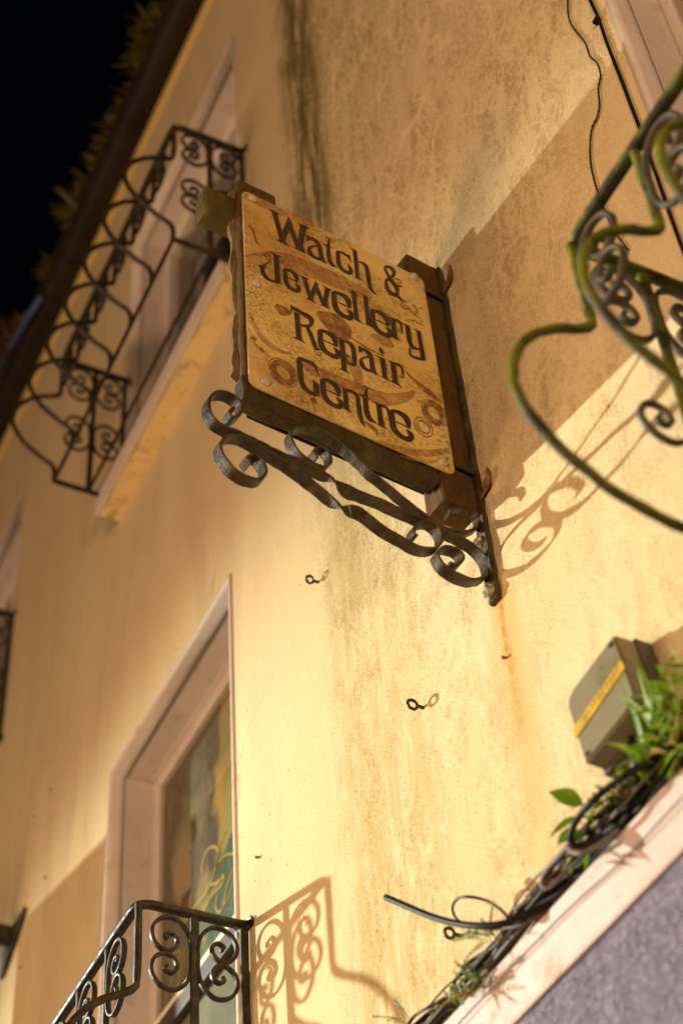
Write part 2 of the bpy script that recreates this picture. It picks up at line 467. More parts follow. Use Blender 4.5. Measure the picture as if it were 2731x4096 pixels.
def glass():
    m = bpy.data.materials.new('window_glass'); m.use_nodes = True
    t = m.node_tree; t.nodes.remove(t.nodes['Principled BSDF'])
    fr = t.nodes.new('ShaderNodeFresnel'); fr.inputs[0].default_value = 1.45
    a = t.nodes.new('ShaderNodeBsdfTransparent'); g = t.nodes.new('ShaderNodeBsdfGlossy'); g.inputs['Roughness'].default_value = 0.03
    a.inputs[0].default_value = (0.92, 0.93, 0.9, 1)
    x = t.nodes.new('ShaderNodeMixShader')
    ge = t.nodes.new('ShaderNodeNewGeometry'); mm = t.nodes.new('ShaderNodeMath'); mm.operation = 'SUBTRACT'; mm.inputs[0].default_value = 1.0
    t.links.new(ge.outputs['Backfacing'], mm.inputs[1])
    m2 = t.nodes.new('ShaderNodeMath'); m2.operation = 'MULTIPLY'; t.links.new(fr.outputs[0], m2.inputs[0]); t.links.new(mm.outputs[0], m2.inputs[1])
    t.links.new(m2.outputs[0], x.inputs[0]); t.links.new(a.outputs[0], x.inputs[1]); t.links.new(g.outputs[0], x.inputs[2])
    t.links.new(x.outputs[0], t.nodes['Material Output'].inputs[0])
    return m
MAT['glass'] = glass()

def poster_mat():
    m = NT('painted_poster', 0.6, 0.2)
    x, y, z = m.xyz()
    wob = m.noise(9, 4, 0.6)
    w = m.math('MULTIPLY', m.math('SUBTRACT', wob, 0.5), 0.16)
    xx = m.math('ADD', x, w); zz = m.math('ADD', z, m.math('MULTIPLY', w, -0.8))
    col = (0.105, 0.062, 0.028)
    def ell(px, py, rx, rz, c, soft=0.6):
        nonlocal col
        p = at(px, py, -0.189)
        u = m.math('DIVIDE', m.math('SUBTRACT', xx, p.x), rx)
        v = m.math('DIVIDE', m.math('SUBTRACT', zz, p.z), rz)
        d = m.math('ADD', m.mul(u, u), m.mul(v, v))
        col = m.mix(m.ramp(d, 1.0 - soft, 1.0 + soft, 1.0, 0.0), col, c)
    ell(905, 2960, 0.06, 0.35, (0.30, 0.20, 0.055))
    ell(870, 3230, 0.05, 0.16, (0.52, 0.27, 0.045))
    ell(920, 3330, 0.07, 0.22, (0.40, 0.30, 0.055))
    ell(775, 3180, 0.11, 0.17, (0.155, 0.150, 0.085))
    ell(745, 3360, 0.10, 0.14, (0.25, 0.225, 0.115))
    ell(730, 3470, 0.075, 0.14, (0.42, 0.305, 0.17))
    ell(775, 3370, 0.025, 0.10, (0.10, 0.085, 0.05))
    ell(835, 3430, 0.075, 0.20, (0.085, 0.050, 0.026))
    ell(810, 3560, 0.06, 0.07, (0.24, 0.20, 0.045))
    ell(735, 3610, 0.06, 0.05, (0.07, 0.045, 0.035))
    ell(755, 3615, 0.02, 0.035, (0.42, 0.18, 0.06))
    ell(925, 3560, 0.13, 0.20, (0.045, 0.095, 0.046), 0.12)
    ell(860, 3760, 0.16, 0.17, (0.052, 0.098, 0.050), 0.2)
    ell(720, 3790, 0.11, 0.14, (0.145, 0.145, 0.085), 0.4)
    sc = m.noise(1.0, 5, 0.7, (60, 60, 14), (1, 1, 4), dist=1.0)
    m.color(m.mix(m.mul(m.ramp(sc, 0.50, 0.68), 0.5), col, (0.36, 0.32, 0.20)))
    return m.m
MAT['poster'] = poster_mat()
MAT['gold'] = flat('gold_poster_lettering', (0.58, 0.40, 0.09), 0.5)
MAT['blind'] = flat('grey_green_blind', (0.20, 0.19, 0.13), 0.7)
MAT['curtain'] = flat('dark_brown_curtain', (0.060, 0.042, 0.038), 0.8)
MAT['room'] = flat('dark_room', (0.03, 0.022, 0.018), 0.9)

# ================================================================== setting: street
bm = bmesh.new()
g = [bm.verts.new(p) for p in ((-60, -60, 0), (60, -60, 0), (60, 1, 0), (-60, 1, 0))]
bm.faces.new(g)
tag(obj('street', bm, MAT['street']), 'dark asphalt street below the house front', None, None, 'structure')

# ================================================================== house
house = empty('town_house', (0, 0, 0))
tag(house, 'cream rendered old town house front with pink window surrounds and stained wall', 'house')
HX0, HX1, EAVES = -13.0, 3.0, 9.60
WIN = {  # outer edge of each pink surround: x0, x1, z0, z1
    'lower': (-4.58, -3.52, 3.55, 5.52),
    'upper': (-4.58, -3.36, 6.93, 8.79),
    'far': (-7.32, -6.12, 6.93, 8.62),
    'near': (-1.333, -0.17, 3.55, 5.52),
}
IN = 0.006
def wall_mesh():
    bm = bmesh.new()
    xs = sorted({HX0, HX1} | {v + (IN if i == 0 else -IN) for w in WIN.values() for i, v in enumerate(w[:2])})
    zs = sorted({3.33, EAVES} | {v + (IN if i == 0 else -IN) for w in WIN.values() for i, v in enumerate(w[2:])})
    vv = {}
    def vert(x, z):
        if (x, z) not in vv: vv[(x, z)] = bm.verts.new((x, 0, z))
        return vv[(x, z)]
    for i in range(len(xs) - 1):
        for j in range(len(zs) - 1):
            cx, cz = (xs[i] + xs[i + 1]) / 2, (zs[j] + zs[j + 1]) / 2
            if any(w[0] + IN < cx < w[1] - IN and w[2] + IN < cz < w[3] - IN for w in WIN.values()): continue
            bm.faces.new([vert(xs[i], zs[j]), vert(xs[i + 1], zs[j]), vert(xs[i + 1], zs[j + 1]), vert(xs[i], zs[j + 1])])
    r = bmesh.ops.extrude_face_region(bm, geom=bm.faces[:])
    for e in r['geom']:
        if isinstance(e, bmesh.types.BMVert): e.co.y = 0.34
    return bm
obj('wall', wall_mesh(), MAT['wall'], house)
bm = bmesh.new(); box(bm, HX0, HX1, 0.345, 6.0, 0.0, EAVES)
obj('house_body', bm, MAT['room'], house)
bm = bmesh.new()
a = [bm.verts.new(p) for p in ((HX0, -0.05, EAVES + 0.10), (HX1, -0.05, EAVES + 0.10), (HX1, 4.5, 13.2), (HX0, 4.5, 13.2))]
bm.faces.new(a)
r = bmesh.ops.extrude_face_region(bm, geom=bm.faces[:])
for e in r['geom']:
    if isinstance(e, bmesh.types.BMVert): e.co.z -= 0.08
roof = obj('roof', bm, MAT['slate'], house)
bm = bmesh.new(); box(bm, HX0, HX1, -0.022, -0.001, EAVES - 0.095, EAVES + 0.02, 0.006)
obj('lit_frieze', bm, MAT['lit_frieze'], house)  # lit strip below the gutter, its light put into the colour
# ground floor fascia and the pale band above it
bm = bmesh.new()
n = 60
box(bm, HX0, HX1, -0.044, 0.34, 0.0, 3.215)
obj('shop_fascia', bm, MAT['stucco'], house)
bm = bmesh.new()
prof = [(0.34, 3.335), (-0.012, 3.352), (-0.046, 3.347), (-0.053, 3.341), (-0.053, 3.222), (-0.050, 3.2155), (0.34, 3.2155)]
NB = 120
rings = []
for i in range(NB + 1):
    x = HX0 + (HX1 - HX0) * i / NB
    w = mnoise.noise(V((x * 2.1, 0.3, 0))) * 0.005
    rings.append([bm.verts.new((x, y + (w if y < 0 else 0), z + (w * 0.8 if y < 0 else 0))) for y, z in prof])
for i in range(NB):
    for j in range(len(prof)):
        bm.faces.new((rings[i][j], rings[i][(j + 1) % len(prof)], rings[i + 1][(j + 1) % len(prof)], rings[i + 1][j]))
obj('string_band', bm, MAT['band'], house)

# gutter: half round trough with lip and brackets
bm = bmesh.new()
gp = []
for i in range(11):
    t = math.pi * i / 10
    gp.append((-0.10 + 0.075 * math.cos(t), EAVES + 0.035 - 0.085 * math.sin(t)))
gp += [(-0.182, EAVES + 0.045), (-0.168, EAVES + 0.045)]
for i in range(10, -1, -1):
    t = math.pi * i / 10
    gp.append((-0.10 + 0.067 * math.cos(t), EAVES + 0.037 - 0.078 * math.sin(t)))
sweep(bm, [(HX0, 0, 0), (HX1, 0, 0)], [(0, 0), (0.001, 0), (0, 0.001)]) if False else None
ra = [bm.verts.new((HX0, y, z)) for y, z in gp]; rb = [bm.verts.new((HX1, y, z)) for y, z in gp]
for j in range(len(gp)):
    bm.faces.new((ra[j], ra[(j + 1) % len(gp)], rb[(j + 1) % len(gp)], rb[j]))
gut = obj('gutter', bm, MAT['gutter'], house)
bm0 = bmesh.new()
sweep(bm0, [V((0, -0.023, EAVES + 0.03))] + [V((0, -0.10 + 0.080 * math.cos(math.pi * i / 8), EAVES + 0.033 - 0.090 * math.sin(math.pi * i / 8))) for i in range(9)], rect(0.02, 0.005), V((1, 0, 0)))
br0 = obj('gutter_bracket', bm0, MAT['gutter'], gut)
for i in range(9):
    b = br0 if i == 0 else br0.copy()
    if i: C.objects.link(b)
    b.location = (-2.6 - i * 0.9, 0, 0)

# blue light on the gutter edge at the far left, built as a thin tube
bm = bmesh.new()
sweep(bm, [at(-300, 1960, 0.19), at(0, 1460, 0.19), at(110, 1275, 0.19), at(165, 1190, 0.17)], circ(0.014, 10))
tag(obj('blue_gutter_light', bm, MAT['blue'], None, True), 'thin blue light along the outer edge of the roof gutter, shown as a painted strip', 'gutter edge')

# windows
def frame_loop(bm, x0, x1, z0, z1, prof, close=False):
    rings = []
    for a, y in prof:
        rings.append([bm.verts.new(p) for p in ((x0 + a, y, z0 + a), (x1 - a, y, z0 + a), (x1 - a, y, z1 - a), (x0 + a, y, z1 - a))])
    m = len(prof)
    for i in range(m if close else m - 1):
        A, B = rings[i], rings[(i + 1) % m]
        for j in range(4):
            bm.faces.new((A[j], A[(j + 1) % 4], B[(j + 1) % 4], B[j]))
ROLL = [(0, 0.006), (0, -0.004), (0.003, -0.007), (0.013, -0.007), (0.017, -0.002), (0.0175, 0.012), (0.0195, 0.026), (0.0205, 0.040), (0.0185, 0.052), (0.0125, 0.056)]
REV = [(0.012, 0.054), (0.0135, 0.060), (0.0145, 0.145), (0.019, 0.145), (0.019, 0.32)]
SASH = [(0.0195, 0.245), (0.0195, 0.157), (0.0215, 0.150), (0.0255, 0.150), (0.0275, 0.160), (0.031, 0.161), (0.035, 0.168), (0.038, 0.172), (0.038, 0.245)]
def window(kind, rail_z):
    x0, x1, z0, z1 = WIN[kind]
    w = empty('window', (0, 0, 0)); w.parent = house
    bm = bmesh.new(); frame_loop(bm, x0, x1, z0, z1, ROLL); obj('moulding', bm, MAT['pink'], w, True)
    bm = bmesh.new(); frame_loop(bm, x0, x1, z0, z1, REV); obj('reveal', bm, MAT['pink'], w)
    bm = bmesh.new(); frame_loop(bm, x0, x1, z0, z1, SASH, True); obj('sash_frame', bm, MAT['pink'], w)
    if rail_z:
        bm = bmesh.new(); box(bm, x0 + 0.039, x1 - 0.039, 0.160, 0.245, rail_z - 0.075, rail_z - 0.012, 0.004); obj('meeting_rail', bm, MAT['darkrail'], w)
        bm = bmesh.new(); box(bm, x0 + 0.039, x1 - 0.039, 0.163, 0.245, rail_z - 0.010, rail_z + 0.012, 0.003); obj('glazing_bar', bm, MAT['white'], w)
        spans = ((z0 + 0.039, rail_z - 0.077), (rail_z + 0.014, z1 - 0.039))
    else:
        spans = ((z0 + 0.039, z1 - 0.039),)
    for a, b in spans:
        bm = bmesh.new(); box(bm, x0 + 0.039, x1 - 0.039, 0.178, 0.182, a, b); obj('pane', bm, MAT['glass'], w)
    return w
w1 = window('lower', at(660, 4096, -0.19).z)
w2 = window('upper', None)
w3 = window('far', None)
w4 = window('near', None)
x0, x1, z0, z1 = WIN['lower']
rz = at(660, 4096, -0.19).z
bm = bmesh.new(); box(bm, x0 + 0.03, x1 - 0.03, 0.190, 0.194, rz + 0.013, z1 - 0.03)
tag(obj('poster', bm, MAT['poster'], w1), 'painted green and brown poster behind the glass')
bm = bmesh.new(); box(bm, x0 + 0.03, x1 - 0.03, 0.190, 0.194, z0 + 0.03, rz - 0.03)
obj('blind', bm, MAT['blind'], w1)
# gold flourishes and lettering printed on the poster
def gold(pts, w):
    bm = bmesh.new()
    P = catmull([at(550 + x * 0.4658, 3000 + y * 0.4658, -0.188) for x, y in pts], 6)
    sweep(bm, P, rect(w, 0.0006), V((1, 0, 0.3)))
    obj('flourish', bm, MAT['gold'], w1)
gold([(560, 1075), (555, 1000), (580, 900), (630, 835), (680, 840), (690, 890), (670, 1000), (640, 1110), (600, 1200), (540, 1290), (470, 1370)], 0.010)
gold([(760, 690), (720, 790), (690, 900), (670, 1010)], 0.007)
gold([(610, 1160), (680, 1140), (740, 1085), (720, 1160), (640, 1250), (570, 1380)], 0.010)
gold([(820, 1010), (800, 1080), (770, 1170), (745, 1290), (720, 1370), (690, 1390), (672, 1330), (690, 1240)], 0.009)
gold([(830, 1060), (810, 1180), (770, 1290), (740, 1330)], 0.007)
gold([(740, 1060), (690, 1150), (620, 1250), (560, 1380)], 0.008)
gold([(700, 960), (760, 900), (830, 890)], 0.007)
gold([(300, 1420), (360, 1460), (440, 1450), (380, 1500)], 0.009)
gold([(400, 1700), (385, 1850), (350, 2000), (300, 2150), (260, 2230), (240, 2200), (260, 2080), (320, 1900), (330, 1780)], 0.008)
gold([(370, 1720), (350, 1850), (360, 1960)], 0.007)
gold([(310, 1760), (340, 1730), (370, 1740), (350, 1800)], 0.007)
gold([(560, 1640), (590, 1620), (570, 1670)], 0.007)
for w, kind in ((w2, 'upper'), (w3, 'far'), (w4, 'near')):
    x0, x1, z0, z1 = WIN[kind]
    bm = bmesh.new()
    N = 40
    P = [V((x0 + 0.035 + (x1 - x0 - 0.07) * i / N, 0.215 + 0.02 * math.sin(i * 1.1) + 0.01 * math.sin(i * 2.7), 0)) for i in range(N + 1)]
    for i in range(N):
        bm.faces.new([bm.verts.new(P[i] + V((0, 0, z0 + 0.04))), bm.verts.new(P[i + 1] + V((0, 0, z0 + 0.04))), bm.verts.new(P[i + 1] + V((0, 0, z1 - 0.04))), bm.verts.new(P[i] + V((0, 0, z1 - 0.04)))])
    bmesh.ops.remove_doubles(bm, verts=bm.verts, dist=1e-5)
    obj('curtain', bm, MAT['curtain'], w, True)
def sill(w, xa, xb, ztop, h, out):
    bm = bmesh.new()
    b = bmesh.new()
    box(b, xa, xb, -out, 0.005, ztop - h, ztop, 0.004)
    bmesh.ops.subdivide_edges(b, edges=[e for e in b.edges if abs(e.verts[0].co.x - e.verts[1].co.x) > 0.5], cuts=30)
    rough(b, 0.006, 9.0)
    merge(bm, b)
    obj('sill', bm, MAT['sill'], w)
    bm = bmesh.new(); box(bm, xa - 0.004, xb + 0.004, -out - 0.012, -out + 0.006, ztop - h - 0.003, ztop + 0.012, 0.003)
    obj('sill_nosing', bm, MAT['pink'], w)
sill(w2, -4.60, -3.33, 6.945, 0.115, 0.092)
sill(w3, -7.34, -6.10, 6.945, 0.115, 0.092)

# ================================================================== wrought iron balconies
def c_scroll(h=0.205, w=0.105):
    u = [(0, 0), (0, 0.034), (0.012, 0.071), (0.044, 0.0955), (0.080, 0.087), (0.100, 0.056), (0.093, 0.021), (0.066, 0.004), (0.042, 0.015), (0.036, 0.038), (0.050, 0.053), (0.066, 0.046), (0.061, 0.035)]
    up = [(a * w / 0.1, b * h / 0.192) for a, b in u]
    dn = [(a, -b) for a, b in up[1:]][::-1]
    return dn + up
PROFILE = [(0.300, -0.005), (0.300, -0.11), (0.300, -0.215), (0.303, -0.240), (0.325, -0.262), (0.385, -0.295), (0.440, -0.345), (0.478, -0.415), (0.490, -0.485), (0.478, -0.545),
           (0.440, -0.605), (0.385, -0.652), (0.325, -0.690), (0.302, -0.712), (0.296, -0.735), (0.296, -0.785)]
PROFILE_IN = PROFILE[:12] + [(0.320, -0.690), (0.250, -0.707), (0.150, -0.714), (0.020, -0.716)]
def balcony(name, L, mat_rail, mat_bar, mat_scroll, PROFILE=PROFILE, BZ=-0.79, BO=0.296, TB=0.017, half=False):
    root = empty(name)
    r = 0.035
    arc = lambda cx, cy, a0, a1: [(cx + r * math.cos(math.radians(a0 + (a1 - a0) * i / 5)), cy + r * math.sin(math.radians(a0 + (a1 - a0) * i / 5)), 0) for i in range(6)]
    D = 0.30
    path = [(0, -0.012, 0)] + [(0, -D * i / 4, 0) for i in range(1, 4)] + arc(r, -D + r, 180, 270) + [(L * i / 8, -D, 0) for i in range(1, 8)] + arc(L - r, -D + r, 270, 360) + [(L, -D * i / 4, 0) for i in range(3, 0, -1)] + [(L, -0.012, 0)]
    bm = bmesh.new(); sweep(bm, path, rect(TB * 1.5, TB * 1.15, 0.004), V((0, 0, 1)), [math.pi / 2] * len(path)); rough(bm, 0.002, 30)
    obj('top_rail', bm, mat_rail, root, True)
    # lower frame: three sides and a bearer
    bm = bmesh.new()
    sweep(bm, [(0, -0.012, BZ), (0, -BO, BZ)], rect(0.02, 0.012), V((0, 0, 1)))
    sweep(bm, [(0, -BO, BZ - 0.002), (L, -BO, BZ - 0.002)], rect(0.02, 0.012), V((0, 0, 1)))
    sweep(bm, [(L, -BO, BZ), (L, -0.012, BZ)], rect(0.02, 0.012), V((0, 0, 1)))
    obj('bottom_frame', bm, mat_bar, root)
    bm = bmesh.new(); sweep(bm, [(0.0, -0.15, BZ - 0.004), (L, -0.15, BZ - 0.004)], rect(0.018, 0.01), V((0, 0, 1)))
    obj('bearer', bm, mat_bar, root)
    # pot-bellied front bars, one mesh shared
    pts = catmull([(0, -o, z) for o, z in PROFILE], 3)
    b0 = None
    for i in range(7):
        x = L * i / 6
        if b0 is None:
            bm = bmesh.new(); sweep(bm, pts, rect(TB, TB, TB * 0.22), V((1, 0, 0))); rough(bm, 0.0028, 34); rough(bm, 0.0012, 110)
            b0 = obj('bar', bm, mat_bar, root, True, (x, 0, 0))
        else:
            b = b0.copy(); C.objects.link(b); b.location = (x, 0, 0)
    # side posts
    p0 = None
    for x in (0, L):
        for o in (0.150, 0.014):
            if p0 is None:
                bm = bmesh.new(); sweep(bm, [(0, 0, -0.005 - 0.078 * i) for i in range(11)], rect(0.022, 0.010, 0.002), V((0, 1, 0))); rough(bm, 0.0012, 40)
                p0 = obj('post', bm, mat_bar, root, False, (x, -o, 0))
            else:
                p = p0.copy(); C.objects.link(p); p.location = (x, -o, 0)
    # c-scrolls: two sets on each side, one row along the front
    def scr(mesh_ref, loc, rz, sc=1.0):
        if mesh_ref[0] is None:
            bm = bmesh.new()
            sweep(bm, catmull([(a, 0, b) for a, b in c_scroll()], 4), rect(0.015, 0.009, 0.002), V((0, 1, 0)))
            mesh_ref[0] = obj('c_scroll', bm, mat_scroll, root, True)
            o = mesh_ref[0]
        else:
            o = mesh_ref[0].copy(); C.objects.link(o)
        o.location = loc; o.rotation_euler = (0, 0, rz); o.scale = (sc, sc, sc)
    ref = [None]
    for x in (0, L):
        for zc in (-0.128, -0.455):
            if half and zc < -0.3:
                for sg in (-1, 1):
                    bm = bmesh.new()
                    u = [(a, b) for a, b in c_scroll()][:13][::-1]
                    sweep(bm, catmull([(0, sg * (a * 0.9 + 0.006), b * 0.9 + 0.05) for a, b in u], 4), rect(0.013, 0.008, 0.002), V((1, 0, 0)))
                    obj('curl', bm, mat_scroll, root, True, (x, -0.150, zc))
                continue
            scr(ref, (x, -0.150 - 0.009, zc), -math.pi / 2)
            scr(ref, (x, -0.150 + 0.009, zc), math.pi / 2)
    for i in range(6):
        scr(ref, (L * i / 6 + 0.010, -0.30, -0.128), 0)
    # fixing lugs on the wall
    l0 = None
    for x, dx in ((0, -0.03), (L, 0.03)):
        for zc in (0.0, -0.79):
            if l0 is None:
                bm = bmesh.new()
                P = catmull([(-0.03, -0.004, 0.012), (-0.012, -0.006, 0.004), (0.0, -0.012, 0), (0.016, -0.007, -0.012), (0.034, -0.006, -0.034), (0.040, -0.012, -0.052)], 4)
                sweep(bm, P, rect(0.026, 0.007, 0.002), V((0, 0.3, 1)))
                rough(bm, 0.002, 50)
                l0 = obj('fixing_lug', bm, mat_bar, root, False, (x, 0, zc))
            else:
                l = l0.copy(); C.objects.link(l); l.location = (x, 0, zc)
                if dx > 0: l.rotation_euler = (0, math.pi * 0.9, 0)
    return root
BG = 'wrought iron window balconies'
b1 = balcony('window_balcony', 1.26, MAT['iron'], MAT['iron'], MAT['iron'])
b1.location = (-4.72, 0, 4.18)
tag(b1, 'black wrought iron balcony with scrolls below the window with the green poster', 'balcony', BG)
b2 = copy_tree(b1); b2.location = (-4.57, 0, 7.71)
tag(b2, 'dark wrought iron balcony of the upper window above a yellowish sill, seen from below', 'balcony', BG)
b3 = copy_tree(b1); b3.location = (-7.34, 0, 7.63)
tag(b3, 'dark wrought iron balcony cut off by the left picture edge', 'balcony', BG)
b4 = balcony('window_balcony', 1.26, MAT['iron_moss'], MAT['iron_moss'], MAT['iron_grey'], PROFILE_IN, -0.724, 0.10, 0.0155, True)
b4.location = (-1.335, -0.02, 4.18)
tag(b4, 'blurred near wrought iron balcony covered in yellow green moss at the right', 'balcony', BG)

# ================================================================== the shop sign
sign = empty('shop_sign', sp(0.3, 2.92)); sign_inv = Matrix.Translation(-V(sign.location))
def sobj(name, bm, mat, parent=sign, smooth=False):
    bmesh.ops.transform(bm, matrix=sign_inv, verts=bm.verts)
    return obj(name, bm, mat, parent, smooth)
SM = Matrix(((SE.x, SN.x, 0, SO.x), (SE.y, SN.y, 0, SO.y), (0, 0, 1, 1.6), (0, 0, 0, 1)))   # (s, d, z) -> world
def sbox(bm, s0, s1, d0, d1, z0, z1, bev=0.004, cuts=0, amt=0.0, seed=0.0):
    b = bmesh.new()
    box(b, s0, s1, d0, d1, z0, z1, bev)
    if cuts:
        bmesh.ops.subdivide_edges(b, edges=[e for e in b.edges if e.calc_length() > 0.06], cuts=cuts, use_grid_fill=True)
        rough(b, amt, 14, seed); rough(b, amt * 0.5, 45, seed + 5)
    bmesh.ops.transform(b, matrix=SM, verts=b.verts)
    merge(bm, b)
tag(sign, 'hanging wooden sign with stained cream panel reading Watch and Jewellery Repair Centre', 'sign')
# timber frame
bm = bmesh.new(); sbox(bm, 0.500, 0.607, -0.034, -0.006, 2.965, 3.745, 0.010, 10, 0.004, 1); sobj('post', bm, MAT['wood'])
# weathered back board with a torn wavy edge
bm = bmesh.new()
N = 46
vs = []
for i in range(N + 1):
    z = 3.005 + (3.735 - 3.005) * i / N
    e = 0.605 + 0.009 * mnoise.noise(V((z * 11, 0, 1))) + 0.005 * mnoise.noise(V((z * 37, 2, 1))) + (0.014 if z < 3.1 else 0.0) * abs(mnoise.noise(V((z * 60, 5, 1))))
    vs.append([bm.verts.new(p) for p in (sp(0.50, z, -0.037), sp(e - 0.006, z, -0.037), sp(e + 0.006, z, -0.045), sp(e + 0.003, z, -0.060), sp(e - 0.02, z, -0.068), sp(0.50, z, -0.068))])
for i in range(N):
    for j in range(6):
        bm.faces.new((vs[i][j], vs[i][(j + 1) % 6], vs[i + 1][(j + 1) % 6], vs[i + 1][j]))
bm.faces.new(vs[0][::-1]); bm.faces.new(vs[-1])
sobj('back_board', bm, MAT['wood_pale'])
bm = bmesh.new(); sbox(bm, 0.006, 0.106, -0.078, -0.006, 2.835, 3.785, 0.009, 12, 0.003, 4); sobj('post', bm, MAT['wood'])
bm = bmesh.new(); sbox(bm, 0.445, 0.680, -0.090, -0.037, 3.588, 3.700, 0.012, 4, 0.006, 8); sobj('beam_end', bm, MAT['wood_moss'])
bm = bmesh.new(); sbox(bm, 0.107, 0.499, -0.072, -0.037, 3.600, 3.738, 0.006, 8, 0.003, 9); sobj('rail', bm, MAT['wood_dark'])  # top rail hidden by the panel, raised to even out the sign's shadow
bm = bmesh.new(); sbox(bm, 0.108, 0.612, -0.050, -0.008, 2.880, 2.964, 0.007, 12, 0.004, 12); sobj('rail', bm, MAT['wood_dark'])
# the printed panel, rounded corners
P0, P1, Z0, Z1 = 0.067, 0.6015, 2.9215, 3.685
def rounded(s0, s1, z0, z1, r, n=6):
    out = []
    for cx, cz, a in ((s1 - r, z1 - r, 0), (s0 + r, z1 - r, 90), (s0 + r, z0 + r, 180), (s1 - r, z0 + r, 270)):
        for i in range(n + 1):
            t = math.radians(a + 90 * i / n)
            out.append((cx + r * math.cos(t), cz + r * math.sin(t)))
    return out
bm = bmesh.new()
rr = rounded(P0, P1, Z0, Z1, 0.022)
fr = [bm.verts.new(sp(s_, z_, 0.0)) for s_, z_ in rounded(P0 + 0.0012, P1 - 0.0012, Z0 + 0.0012, Z1 - 0.0012, 0.021)]
bm.faces.new(fr)
panel = sobj('panel', bm, MAT['panel'])
bm = bmesh.new()
r1 = [bm.verts.new(sp(s_, z_, -0.0005)) for s_, z_ in rr]; r2 = [bm.verts.new(sp(s_, z_, -0.0045)) for s_, z_ in rr]
r0 = [bm.verts.new(sp(s_, z_, 0.0001)) for s_, z_ in rounded(P0 + 0.0012, P1 - 0.0012, Z0 + 0.0012, Z1 - 0.0012, 0.021)]
for i in range(len(rr)):
    j = (i + 1) % len(rr)
    bm.faces.new((r1[i], r1[j], r2[j], r2[i])); bm.faces.new((r0[i], r0[j], r1[j], r1[i]))
bm.faces.new(r2)
sobj('panel_rim', bm, MAT['panel_edge'], panel)
# a plain backing sheet on the far side
bm = bmesh.new(); sbox(bm, P0, P1 - 0.04, -0.084, -0.080, Z0, Z1, 0.001); sobj('back_panel', bm, MAT['wood_dark'])

# ---- lettering, drawn as pen strokes on the panel plane
RG_ = {'A': (960, 780, 0.25510), 'B': (1300, 900, 0.25510), 'C': (1300, 1150, 0.25510), 'D': (1130, 1200, 0.31888), 'E': (1150, 1400, 0.31888), 'F': (900, 700, 0.38265), 'G': (700, 650, 0.87117)}
SL = 0.47
def full(reg, x, y):
    a, b, k_ = RG_[reg]
    return a + x * k_, b + y * k_
def glyph(reg, polys, strokes):
    """-> list of ('p', [(x, y)..]) and ('s', [(x, y, w)..]) in photo pixels"""
    k_ = RG_[reg][2]
    out = [('p', [full(reg, x, y) for x, y in p]) for p in polys]
    out += [('s', [(*full(reg, x, y), max(w * 0.84, w - 9) * k_) for x, y, w in s_]) for s_ in strokes]
    return out
def gbox(g):
    us, vs_ = [], []
    for t, L_ in g:
        for q in L_:
            us.append(q[0]); vs_.append(q[1] - SL * q[0])
    return min(us), max(us), min(vs_), max(vs_)
def place(g, tgt):
    """fit a glyph in the box tgt = (x0, x1, y0, y1): photo pixels of its bounding box"""
    u0, u1, v0, v1 = gbox(g)
    x0, x1, y0, y1 = tgt
    su = (x1 - x0) / (u1 - u0)
    # bounding box in y includes the slope over the width
    ys = [q[1] for t, L_ in g for q in L_]
    xs_ = [q[0] for t, L_ in g for q in L_]
    h_src = max(ys) - min(ys)
    hv = (y1 - y0) - SL * (x1 - x0) * 0.72
    hs = h_src - SL * (max(xs_) - min(xs_)) * 0.72
    sv = hv / hs
    def f(x, y):
        u = x0 + (x - u0) * su
        v = (y - SL * x - v0) * sv
        return u, v + SL * u
    raw = [(t, [f(q[0], q[1]) + tuple(q[2:]) for q in L_]) for t, L_ in g]
    ymin = min(q[1] for t, L_ in raw for q in L_)
    sh = y0 - ymin
    return [(t, [(q[0], q[1] + sh) + tuple(w * (su + sv) / 2 for w in q[2:]) for q in L_]) for t, L_ in raw]
def shift(g, dx, dy):
    return [(t, [(q[0] + dx, q[1] + dy) + tuple(q[2:]) for q in L_]) for t, L_ in g]
DEPTH = [0.0010]
def pen(bm, g, grow=0.0, d0=None):
    for t, L_ in g:
        if d0 is None:
            DEPTH[0] += 0.000002
            d = DEPTH[0]
        else:
            d0 += 0.0000015; d = d0
        if t == 'p':
            vs_ = [bm.verts.new(sp(*ats(*q), d)) for q in L_]
            try: bm.faces.new(vs_)
            except ValueError: pass
        else:
            P = catmull([V((q[0], q[1], q[2] + grow)) for q in L_], 6)
            L, Rr = [], []
            for i, q in enumerate(P):
                a = P[max(i - 1, 0)]; b = P[min(i + 1, len(P) - 1)]
                tx, ty = b.x - a.x, b.y - a.y
                m_ = math.hypot(tx, ty) or 1
                nx, ny = -ty / m_, tx / m_
                w = max(q.z, 0.5) / 2
                L.append(bm.verts.new(sp(*ats(q.x + nx * w, q.y + ny * w), d)))
                Rr.append(bm.verts.new(sp(*ats(q.x - nx * w, q.y - ny * w), d)))
            for i in range(len(P) - 1):
                bm.faces.new((L[i], L[i + 1], Rr[i + 1], Rr[i]))
gW = glyph('A', [[(490, 255), (580, 305), (662, 600), (715, 775), (625, 720)], [(420, 205), (625, 300), (600, 318), (490, 262)],
                 [(757, 335), (805, 440), (705, 735), (775, 810), (555, 705), (612, 705), (648, 605)],
                 [(757, 336), (905, 715), (975, 870), (880, 835), (765, 555)],
                 [(940, 470), (1035, 515), (985, 800), (1022, 918), (830, 825), (885, 832), (905, 720)], [(885, 425), (1082, 515), (1040, 530), (935, 478)]], [])
